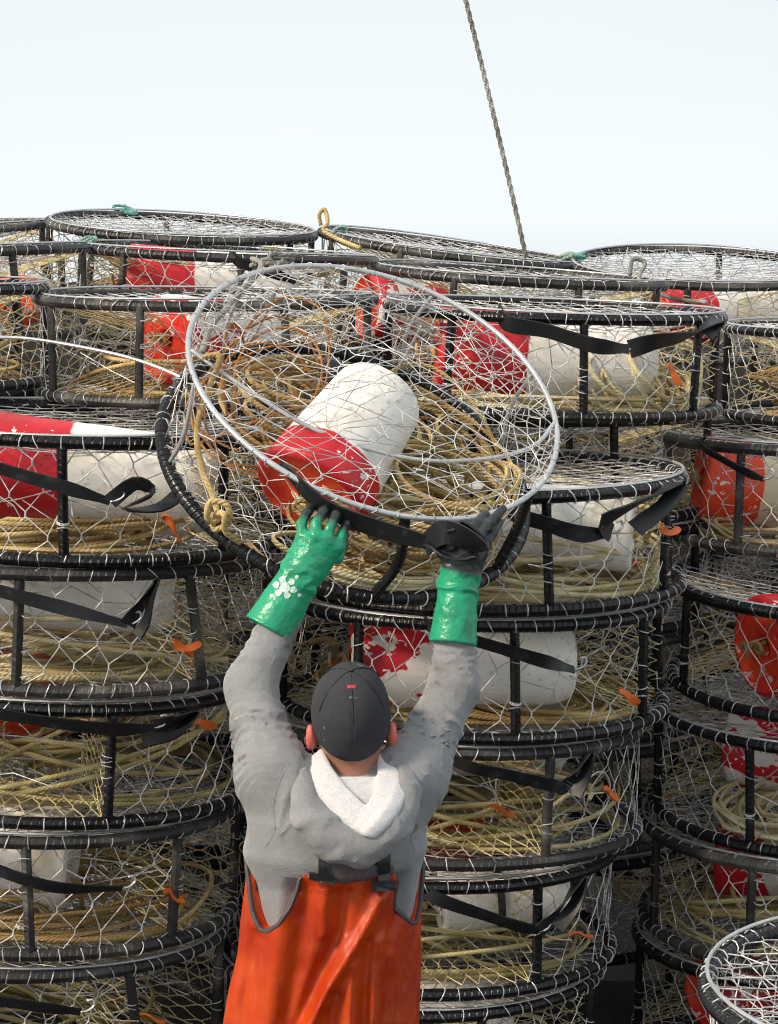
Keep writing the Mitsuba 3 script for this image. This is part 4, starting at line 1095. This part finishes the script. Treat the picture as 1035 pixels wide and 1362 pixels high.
b0, b1 = np.minimum(HEAD, W(468, 1075, 4.95)) - 0.14, np.maximum(HEAD, W(468, 1075, 4.95)) + 0.14
vb = smooth_mesh(surface_net(head, b0, b1, 0.0036), 2)
q = (vb[0] - HEAD) @ TLT
skin = np.tile([0.44, 0.20, 0.135], (len(q), 1))
earm = np.clip((np.abs(q[:, 0]) - 0.076) / 0.006, 0, 1)[:, None] * (q[:, 2:] > -0.075) * (q[:, 1:2] > -0.04)
skin = skin * (1 - earm) + np.array([0.62, 0.16, 0.12]) * earm
hair = (np.clip((q[:, 2] + 0.085) / 0.03, 0, 1) * np.clip((0.03 - q[:, 1]) / 0.03, 0, 1))[:, None] * (1 - earm)   # cropped hair at the nape
skin = skin * (1 - 0.45 * hair) + np.array([0.13, 0.09, 0.065]) * 0.45 * hair
skin *= (0.86 + 0.28 * meshkit.fbm(q * 60, 3, 2))[:, None]
put(PK, mikit.ply(vb, 'skin', smooth=True, color=skin))

put(child(PK, 'hoodie'), mikit.ply(HOODIE, 'hoodie_cloth', smooth=True))

# stitched seams of the hoodie: round the arm holes and along the sleeves
for pts in ([(386, 1014), (372, 1040), (364, 1072), (366, 1104), (352, 1128)], [(528, 1018), (545, 1046), (552, 1078), (546, 1108), (552, 1134)]):
    P = np.array([project(x, y, hoodie) for x, y in spline([(x, y, 0) for x, y in pts], 34)[:, :2]]) + np.array([0, -0.0008, 0])
    put(child(PK + '__hoodie', 'seam'), tube_shape(P, 0.0012, 'seam_thread', 5))

# ---- cap
cu = np.array([0, -0.46, 0.89]); cu /= np.linalg.norm(cu)


def cap_out(p, g=0.0):
    q = (p - HEAD) @ TLT
    d = ell(q, (0, -0.005, 0.012), (0.083 + g, 0.106 + g, 0.106 + g))
    # panel seams and small dents
    a = np.arctan2(q[:, 1] + 0.005, q[:, 0])
    seam = np.abs(np.sin(3 * (a - PI / 2)))
    d = d + 0.0014 * np.exp(-(seam / 0.05) ** 2) - 0.004 * (meshkit.fbm(q * 22 + 1, 3, 9) - 0.5)
    return d


def cap(p):
    q = (p - HEAD) @ TLT
    d = smax(cap_out(p), -(cap_out(p, -0.006)), 0.002)
    edge = q[:, 2] + 0.060 - 0.36 * (q[:, 1] + 0.1) + 0.9 * np.maximum(np.abs(q[:, 0]) - 0.055, 0) * 0    # low at the nape, higher over the brow
    dip = 0.014 * np.exp(-((q[:, 1] + 0.01) / 0.035) ** 2)                                                # lifted over the ears
    d = smax(d, -(edge - dip), 0.003)
    brim = smax(np.abs(q[:, 2] - 0.018 + 0.10 * (q[:, 1] - 0.1) + 5 * q[:, 0] ** 2) - 0.0022, np.hypot(q[:, 0] / 0.080, (q[:, 1] - 0.085) / 0.090) * 0.08 - 0.08, 0.002)
    return smin(d, smax(brim, -(q[:, 1] - 0.08), 0.002), 0.003)


vc = smooth_mesh(surface_net(cap, HEAD - 0.17, HEAD + 0.23, 0.0027), 1)
CAP = put(child(PK, 'cap'), mikit.ply(vc, 'cap_cloth', smooth=True))
# button and the stitched seam ridges
cb = HP(0, -0.005, 0.119)
put(child(CAP, 'button'), mikit.ply(trimesh.creation.icosphere(2, 0.007), 'cap_cloth', smooth=True), Mtr(cb) @ np.diag([1, 1, 0.6, 1]))
for k in range(6):
    a = PI / 2 + k * PI / 3; pts = []
    for e in np.linspace(0.05, 1.18 if math.sin(a) < 0.3 else 1.0, 24):
        pts.append(HP(0.0838 * math.sin(e) * math.cos(a), -0.005 + 0.1068 * math.sin(e) * math.sin(a), 0.012 + 0.1068 * math.cos(e)))
    put(child(CAP, 'seam'), tube_shape(np.array(pts), 0.0013, 'cap_cloth', 5))
tp = [HP(0.0838 * math.sin(e) * math.cos(-PI / 2 + w) * 1.01, -0.005 - 0.108 * math.sin(e) * math.cos(w), 0.012 + 0.108 * math.cos(e)) for w in np.linspace(-0.16, 0.16, 9) for e in [0.42]]
e = 0.44
tp = np.array([HP(0.0838 * math.sin(e) * math.sin(w), -0.005 - 0.1075 * math.sin(e) * math.cos(w), 0.012 + 0.1078 * math.cos(e)) for w in np.linspace(-0.24, 0.24, 9)])
put(child(CAP, 'tab'), mikit.ply(ribbon(tp, np.tile(TLT @ np.array([0, -0.5, -0.8]), (9, 1)), 0.0065, 0.0018), 'cap_tab'))

# ---- hood hanging on the back, its white lining folded outwards
hs = lambda x, y, o: project(x, y, hoodie) + np.array([0, -o, 0])
UO = spline([hs(404, 1028, -0.015) + [0, 0.05, 0], hs(405, 1058, 0.012), hs(415, 1090, 0.030), hs(444, 1112, 0.038), hs(482, 1117, 0.044), hs(512, 1100, 0.040), hs(533, 1074, 0.028), hs(540, 1048, 0.010), hs(530, 1020, -0.015) + [0, 0.05, 0]], 13)
UI = spline([W(414, 1020, 4.93), W(424, 1046, 4.865), W(445, 1072, 4.835), W(478, 1098, 4.800), W(508, 1080, 4.82), W(522, 1052, 4.86), W(518, 1022, 4.93)], 13)


def hood(p):
    d = np.full(len(p), 9.0)
    rr = 0.022 + 0.018 * np.sin(np.linspace(0, PI, 13))
    for k in range(12): d = np.minimum(d, cone_(p, UO[k], UO[k + 1], rr[k], rr[k + 1]))
    tip = hs(482, 1124, 0.012)
    for k in (3, 4, 5, 6, 7, 8): d = smin(d, cone_(p, UO[k], tip + BX * (k - 5.5) * 0.018, 0.028, 0.016), 0.03)
    for k in range(12): d = smin(d, cone_(p, UO[k], UI[k] + [0, 0.015, -0.012], 0.017, 0.013), 0.012)
    n = meshkit.fbm(p * 16, 3, 8)
    d = d - 0.005 * np.maximum(np.sin(p[:, 2] * 60 + np.abs(p[:, 0] - UO[5][0]) * 30 + n * 8), 0) ** 2 - 0.010 * (n - 0.5)
    return d


hl, hh = np.minimum(UO.min(0), UI.min(0)) - 0.09, np.maximum(UO.max(0), UI.max(0)) + 0.06
HOODP = put(child(PK, 'hood'), mikit.ply(smooth_mesh(surface_net(hood, hl, hh, 0.0042), 2), 'hoodie_cloth', smooth=True))


LINE = [spline([W(408, 1018, 4.91), W(419, 1040, 4.845), W(440, 1066, 4.80), W(466, 1090, 4.768), W(488, 1106, 4.752)], 9),
        spline([W(528, 1020, 4.91), W(528, 1044, 4.845), W(520, 1070, 4.79), W(503, 1094, 4.755), W(488, 1108, 4.742)], 9)]
LW_ = [np.array([0.78, 0, 0.62]), np.array([-0.92, 0, 0.38])]


BK = [hs(438, 1046, 0.0), hs(515, 1046, 0.0), hs(450, 1066, 0.004), hs(510, 1066, 0.004), hs(482, 1088, 0.012)]


def lining(p):
    d = np.full(len(p), 9.0)
    for s, c in enumerate(LINE):
        n = meshkit.fbm(p * 18, 3, 20 + s)
        e = np.full(len(p), 9.0)
        for j in range(6):                                   # a broad turned-back strip, rippled along its length
            o = LW_[s] * (j - 1.6) * 0.0108 + np.array([0, 0.0075 * max(j - 2, 0) + 0.006 * (j == 0) + 0.002 * (j % 2), 0])
            st = np.full(len(p), 9.0)
            for k in range(8): st = np.minimum(st, cone_(p, c[k] + o * (1 - 0.2 * k / 8), c[k + 1] + o * (1 - 0.2 * (k + 1) / 8), 0.0082, 0.0082))
            e = smin(e, st, 0.006)
        d = smin(d, e - 0.005 * (n - 0.5), 0.004)
    back = cone_(p, BK[0], BK[1], 0.020, 0.020)           # the lining seen inside, against the neck
    back = smin(back, cone_(p, BK[2], BK[3], 0.020, 0.020), 0.03); back = smin(back, cone_(p, BK[4], BK[4] + [0.01, 0, 0], 0.022, 0.022), 0.03)
    return smin(d, back, 0.006)


put(child(PK, 'hood_lining'), mikit.ply(smooth_mesh(surface_net(lining, hl - [0, 0.02, 0], hh, 0.0042), 2), 'lining_cloth', smooth=True))

# ---- bib overalls
zt, zl = ZP(1163, 4.81), ZP(1238, 4.85)


def bib_top(phi):
    """height of the upper edge round the body; phi 0 = middle of the back, + towards the man's right arm"""
    f = np.degrees(phi); a = np.abs(f)
    return np.interp(a, [0, 42, 44, 47, 53, 62, 70, 78, 84, 92, 104, 120, 180], [zt, zt + 0.003, zt - 0.028, zt - 0.060, zt - 0.095, zt - 0.116, zt - 0.118, zt - 0.085, zt - 0.035, zt + 0.005, zt + 0.03, zt + 0.04, zt + 0.05]) - 0.010 * np.clip(f / 45, 0, 1) - 0.012 * np.exp(-((f - 14) / 7) ** 2)


HIP = BP(0, 0, 0.93)


CREASES = [(np.array([W(x, y, 4.80)[[0, 2]] for x, y in l]), amp, w) for l, amp, w in (
    ([(508, 1196), (478, 1250), (440, 1305), (404, 1372)], 0.020, 0.014), ([(458, 1186), (452, 1236), (424, 1296), (396, 1366)], -0.016, 0.015),
    ([(470, 1286), (466, 1330), (470, 1390)], 0.013, 0.012), ([(446, 1322), (440, 1352), (446, 1390)], -0.013, 0.013),
    ([(507, 1258), (500, 1320), (496, 1390)], 0.012, 0.013), ([(488, 1256), (483, 1310), (482, 1390)], -0.010, 0.012),
    ([(378, 1180), (368, 1270), (352, 1390)], 0.014, 0.026), ([(408, 1180), (402, 1270), (380, 1360)], -0.009, 0.018),
    ([(532, 1200), (510, 1280), (512, 1390)], -0.013, 0.014), ([(436, 1164), (430, 1210), (432, 1240)], 0.008, 0.010), ([(340, 1250), (326, 1330), (322, 1390)], -0.008, 0.014))]


def bib_body(p):
    q = bodyq(p); z = q[:, 2]
    zz = [-0.2, 0.86, 0.98, 1.08, 1.18, 1.30, 1.42]
    wx = np.interp(z, zz, [0.21, 0.215, 0.214, 0.205, 0.196, 0.193, 0.194]); wy = np.interp(z, zz, [0.15, 0.155, 0.160, 0.150, 0.140, 0.138, 0.140])
    k = np.sqrt((q[:, 0] / wx) ** 2 + (q[:, 1] / wy) ** 2); d = (k - 1) * np.minimum(wx, wy) * 0.92
    for s in (-1, 1):
        leg = smin(cone_(p, BP(s * 0.095, 0, 0.90), BP(s * 0.115, 0.02, 0.48), 0.115, 0.092), cone_(p, BP(s * 0.115, 0.02, 0.48), BP(s * 0.12, 0, 0.07), 0.092, 0.085), 0.03)
        d = np.where(z < 0.90, np.minimum(np.where(z > 0.78, d, 9), leg) if s < 0 else np.minimum(d, leg), d)
    n = meshkit.fbm(p * np.array([5, 5, 3.0]), 3, 31)
    # big stiff creases gathering from the braces towards the seat: (line in the picture, height, width)
    back = np.clip((0.02 - q[:, 1]) / 0.06, 0, 1)
    for L_, amp, wd_ in CREASES:
        best = np.full(len(p), 9.0)
        for k in range(len(L_) - 1):
            a, b = L_[k], L_[k + 1]; e = b - a
            t = np.clip(((p[:, [0, 2]] - a) @ e) / (e @ e), 0, 1)
            best = np.minimum(best, np.linalg.norm(p[:, [0, 2]] - a - t[:, None] * e, axis=1))
        d = d - amp * np.exp(-(best / wd_) ** 2) * back
    d = d - 0.002 * np.clip((zt - 0.03 - z) / 0.12, 0, 1) * np.maximum(np.sin(q[:, 0] * 60 + 9 * n + 14 * (zt - z)), 0) ** 2
    return d - 0.014 * (n - 0.5)


def bib(p):
    d0 = bib_body(p)
    q = bodyq(p); phi = np.arctan2(q[:, 0], -q[:, 1])
    d = smax(d0, -(d0 + 0.0125 + 0.05 * np.clip((zt - 0.05 - q[:, 2]) / 0.08, 0, 1)), 0.002)
    return smax(d, p[:, 2] - bib_top(phi), 0.003)


bl, bh = BP(0, 0, 0) - [0.36, 0.36, 0], BP(0, 0, 0) + [0.36, 0.36, 0]
upper = smooth_mesh(surface_net(bib, [bl[0], bl[1], 0.84], [bh[0], bh[1], zt + 0.09], 0.0052), 1)
lower = smooth_mesh(surface_net(lambda p: smax(smax(bib_body(p), p[:, 2] - 0.848, 0.002), 0.05 - p[:, 2], 0.004), [bl[0], bl[1], 0.02], [bh[0], bh[1], 0.87], 0.016), 2)
BIB = put(child(PK, 'bib_overalls'), mikit.ply(cat([upper, lower]), 'oilskin', smooth=True))
for s in (-1, 1):
    def boot(p, s=s):
        return smin(cone_(p, BP(s * 0.12, 0, 0.30), BP(s * 0.12, 0, 0.06), 0.068, 0.055), smax(ell(p, BP(s * 0.13, 0.07, 0.05), (0.055, 0.15, 0.06)), -p[:, 2] + 0.0, 0.01), 0.03)
    c = BP(s * 0.12, 0.04, 0)
    put(child(PK, 'boot'), mikit.ply(surface_net(boot, c + [-0.2, -0.25, -0.02], c + [0.2, 0.3, 0.36], 0.014), 'boot_rubber', smooth=True))


def on_bib(phi, z, out=0.0):
    """a point on the overalls' cloth at the angle phi round the body"""
    dr_ = BX * math.sin(phi) - BY * math.cos(phi); r = np.linspace(0.08, 0.30, 260)
    P = np.array([PC[0], PC[1], 0]) + r[:, None] * dr_ + np.array([0, 0, z]); v = bib_body(P)
    i = int(np.argmax(v > 0)); return P[i] + dr_ * out


edge = np.array([on_bib(f, float(bib_top(np.array(f))) - 0.003, -0.003) for f in np.radians(np.concatenate([np.linspace(-125, -41, 60)]))])
put(child(BIB, 'piping'), tube_shape(edge, 0.0052, 'piping', 7))
edge = np.array([on_bib(f, float(bib_top(np.array(f))) - 0.003, -0.003) for f in np.radians(np.linspace(43, 125, 60))])
put(child(BIB, 'piping'), tube_shape(edge, 0.0052, 'piping', 7))
# stitched hem across the top of the back
for dz in (0.028, 0.033):
    hem = np.array([on_bib(f, float(bib_top(np.array(f))) - dz, 0.0008) for f in np.radians(np.linspace(-42, 42, 40))])
    put(child(BIB, 'hem_seam'), tube_shape(hem, 0.0011, 'oilskin', 5))


# braces: an elastic panel between two buckles, straps going up under the hood
def patch(corners, f, out, t, bsdf, key, n=12):
    """a flat piece lying on the surface f, its corners measured in the photograph (clockwise from the upper left)"""
    a, b, c, d = [np.array(x, float) for x in corners]
    P = []
    for v in np.linspace(0, 1, n):
        for u in np.linspace(0, 1, n):
            x = (a * (1 - u) + b * u) * (1 - v) + (d * (1 - u) + c * u) * v
            P.append(project(x[0], x[1], f))
    P = np.array(P); i, j = np.meshgrid(np.arange(n - 1), np.arange(n - 1), indexing='ij')
    q = np.stack([i * n + j, (i + 1) * n + j, (i + 1) * n + j + 1, i * n + j + 1], -1).reshape(-1, 4)
    fr = P + [0, -out - t, 0.0]; bk = P + [0, -out, 0.0]; F = np.vstack([q[:, [0, 1, 2]], q[:, [0, 2, 3]]])
    rim = [k for k in range(n)] + [k * n + n - 1 for k in range(1, n)] + [(n - 1) * n + k for k in range(n - 2, -1, -1)] + [k * n for k in range(n - 2, 0, -1)]
    m = n * n; rs = np.array([[rim[k], rim[(k + 1) % len(rim)], rim[(k + 1) % len(rim)] + m, rim[k] + m] for k in range(len(rim))])
    V = np.vstack([fr, bk]); F = np.vstack([F, F[:, ::-1] + m, rs[:, [0, 2, 1]], rs[:, [0, 3, 2]]])
    return put(key, mikit.ply((V, F), bsdf, smooth=40))


both = lambda p: np.minimum(hoodie(p), bib_body(p) + np.where(p[:, 2] > zt - 0.004, 9, 0))
EL = patch([(428, 1144), (524, 1150), (520, 1186), (430, 1168)], hoodie, 0.014, 0.004, 'elastic', child(PK, 'braces'))
for c4 in ([(424, 1120), (437, 1124), (440, 1166), (424, 1162)], [(503, 1120), (520, 1116), (519, 1174), (503, 1176)]):
    patch(c4, both, 0.016, 0.005, 'buckle', child(EL, 'strap'))
for c4 in ([(412, 1156), (446, 1162), (446, 1172), (412, 1165)], [(494, 1168), (526, 1168), (526, 1180), (494, 1180)]):
    patch(c4, both, 0.020, 0.010, 'buckle', child(EL, 'buckle'), 8)

# ---- gloves: palm, four fingers and a thumb, long gauntlet; dirty dark rubber on the fingers
GREEN, DARK = np.array([0.010, 0.29, 0.145]), np.array([0.020, 0.028, 0.030])


def glove(wrist, cuff, knuckles, fingers, thumb, rad, dark_from, cuff_r, seed, kw=0.044, normal=None):
    """fingers: joint chains from the knuckle to the tip; the gauntlet widens from the wrist to the cuff"""
    wrist, cuff = np.asarray(wrist), np.asarray(cuff)
    ax_ = (cuff - wrist) / np.linalg.norm(cuff - wrist)

    def hand(p):
        d = np.full(len(p), 9.0)
        for k in range(len(knuckles)):
            d = smin(d, cone_(p, wrist + (knuckles[k] - knuckles.mean(0)) * 0.55, knuckles[k], 0.026, 0.0165), 0.018)
        for fch in fingers:
            r = np.linspace(rad, rad * 0.90, len(fch))
            e = np.full(len(p), 9.0)
            for k in range(len(fch) - 1): e = smin(e, cone_(p, fch[k], fch[k + 1], r[k], r[k + 1]), 0.004)
            d = smin(d, e, 0.006)
        e = np.full(len(p), 9.0)
        for k in range(len(thumb) - 1): e = smin(e, cone_(p, thumb[k], thumb[k + 1], rad * (1.35 - 0.2 * k), rad * (1.15 - 0.15 * k)), 0.006)
        d = smin(d, e, 0.014)
        return d

    def g(p):
        d = hand(p)
        t = along(p, wrist, cuff)
        sl = cone_(p, wrist, cuff + ax_ * 0.02, kw, cuff_r)
        n = meshkit.fbm(p * 20, 3, seed)
        sl = sl - 0.0060 * np.maximum(np.sin(t * 16 + n * 9), 0) ** 2 * np.clip(1.1 - np.abs(t - 0.15) * 2, 0.12, 1)
        sl = smax(sl, (t - 1) * np.linalg.norm(cuff - wrist), 0.002)
        d = smin(d, sl, 0.022)
        return d - 0.0035 * (n - 0.5)
    pts = np.vstack([wrist[None], cuff[None]] + [np.array(f) for f in fingers] + [np.array(thumb)])
    v, f = smooth_mesh(surface_net(g, pts.min(0) - 0.085, pts.max(0) + 0.085, 0.0031), 2)
    dk = np.zeros(len(v))
    for fch in fingers:
        a, b = np.asarray(fch[0]), np.asarray(fch[-1])
        t = along(v, a, b); near = np.full(len(v), 9.0)
        for k in range(len(fch) - 1): near = np.minimum(near, cone_(v, fch[k], fch[k + 1], rad, rad * 0.8))
        dk = np.maximum(dk, np.clip((t - dark_from) / 0.25 + 0.5 * (meshkit.fbm(v * 60, 3, seed) - 0.5), 0, 1) * (near < 0.010))
    a, b = np.asarray(thumb[0]), np.asarray(thumb[-1]); near = cone_(v, thumb[1], thumb[-1], rad * 1.3, rad)
    dk = np.maximum(dk, np.clip((along(v, a, b) - dark_from - 0.2) / 0.3, 0, 1) * (near < 0.012))
    if dark_from < 0.0:
        t = along(v, wrist, knuckles.mean(0)); dk = np.maximum(dk, np.clip((t - 0.30 + 0.35 * (meshkit.fbm(v * 26, 3, seed) - 0.5)) / 0.12, 0, 1))
    grime = np.clip((meshkit.fbm(v * 24 + 5, 4, seed) - 0.56) / 0.12, 0, 1) * 0.25
    col = GREEN * (0.85 + 0.3 * meshkit.fbm(v * 30, 3, seed + 1))[:, None]
    dk = np.maximum(dk, grime)[:, None]
    return put(child(PK, 'glove'), mikit.ply((v, f), 'glove_rubber', smooth=True, color=col * (1 - dk) + DARK * dk)), g


# the hand over the steel rim: back of the hand to us, fingers bent forward over the strap
lw, lc = W(408, 752, 5.15), W(357, 838, 5.115)
lk = np.array([W(403, 714, 5.155), W(419, 714, 5.135), W(435, 719, 5.135), (W(449, 727, 5.145))])
lf = [[lk[0], W(401, 697, 5.165), W(409, 682, 5.185), W(415, 674, 5.22)], [lk[1], W(421, 696, 5.15), W(430, 680, 5.175), W(436, 675, 5.21)],
      [lk[2], W(439, 702, 5.15), W(447, 685, 5.175), W(452, 681, 5.21)], [lk[3], W(454, 712, 5.16), W(461, 697, 5.185), W(465, 692, 5.215)]]
lt = [W(432, 742, 5.16), W(449, 742, 5.185), W(456, 728, 5.215), W(458, 716, 5.235)]
GL, gl = glove(lw, lc, lk, lf, lt, 0.0116, 0.22, 0.059, 3, 0.041)
# the hand that grips the folded strap, dark with dirt
rw, rc = W(611, 772, 5.15), W(602, 856, 5.12)
rk_ = np.array([W(606, 736, 5.14), W(617, 732, 5.125), W(629, 730, 5.13), W(640, 734, 5.15)])
rf = [[rk_[0], W(603, 716, 5.145), W(611, 702, 5.175), W(619, 696, 5.20)], [rk_[1], W(622, 712, 5.13), W(634, 696, 5.15), W(646, 684, 5.185)],
      [rk_[2], W(638, 713, 5.135), W(652, 695, 5.155), W(669, 677, 5.185)], [rk_[3], W(648, 720, 5.15), W(657, 706, 5.17), W(664, 694, 5.195)]]
rt = [W(598, 748, 5.14), W(588, 733, 5.135), W(580, 720, 5.14), W(573, 712, 5.155)]
GR, gr_ = glove(rw, rc, rk_, rf, rt, 0.0112, -0.6, 0.054, 5, 0.039)

# the white printed emblem on the gauntlet: a ring of round pads about a middle one
pc = (379, 781)
for k, (dx, dy, r) in enumerate([(0, 0, 7)] + [(12 * math.cos(a), 11 * math.sin(a), 4.6) for a in np.arange(6) * PI / 3 + 0.3] + [(19, 10, 2.6), (-18, 11, 2.6), (16, -14, 2.4)]):
    n = 12; V = [project(pc[0] + dx, pc[1] + dy, gl)]; sc = 1 + 0.25 * math.sin(k * 3.1)
    for a in np.arange(n) / n * 2 * PI:
        V.append(project(pc[0] + dx + r * sc * math.cos(a) * (1 + 0.2 * math.sin(3 * a + k)), pc[1] + dy + r * math.sin(a), gl))
    V = np.array(V) + [0, -0.0022, 0]; F = np.array([[0, 1 + (j + 1) % n, 1 + j] for j in range(n)])
    put(child(GL, 'print'), mikit.ply((V, F), 'glove_print'))
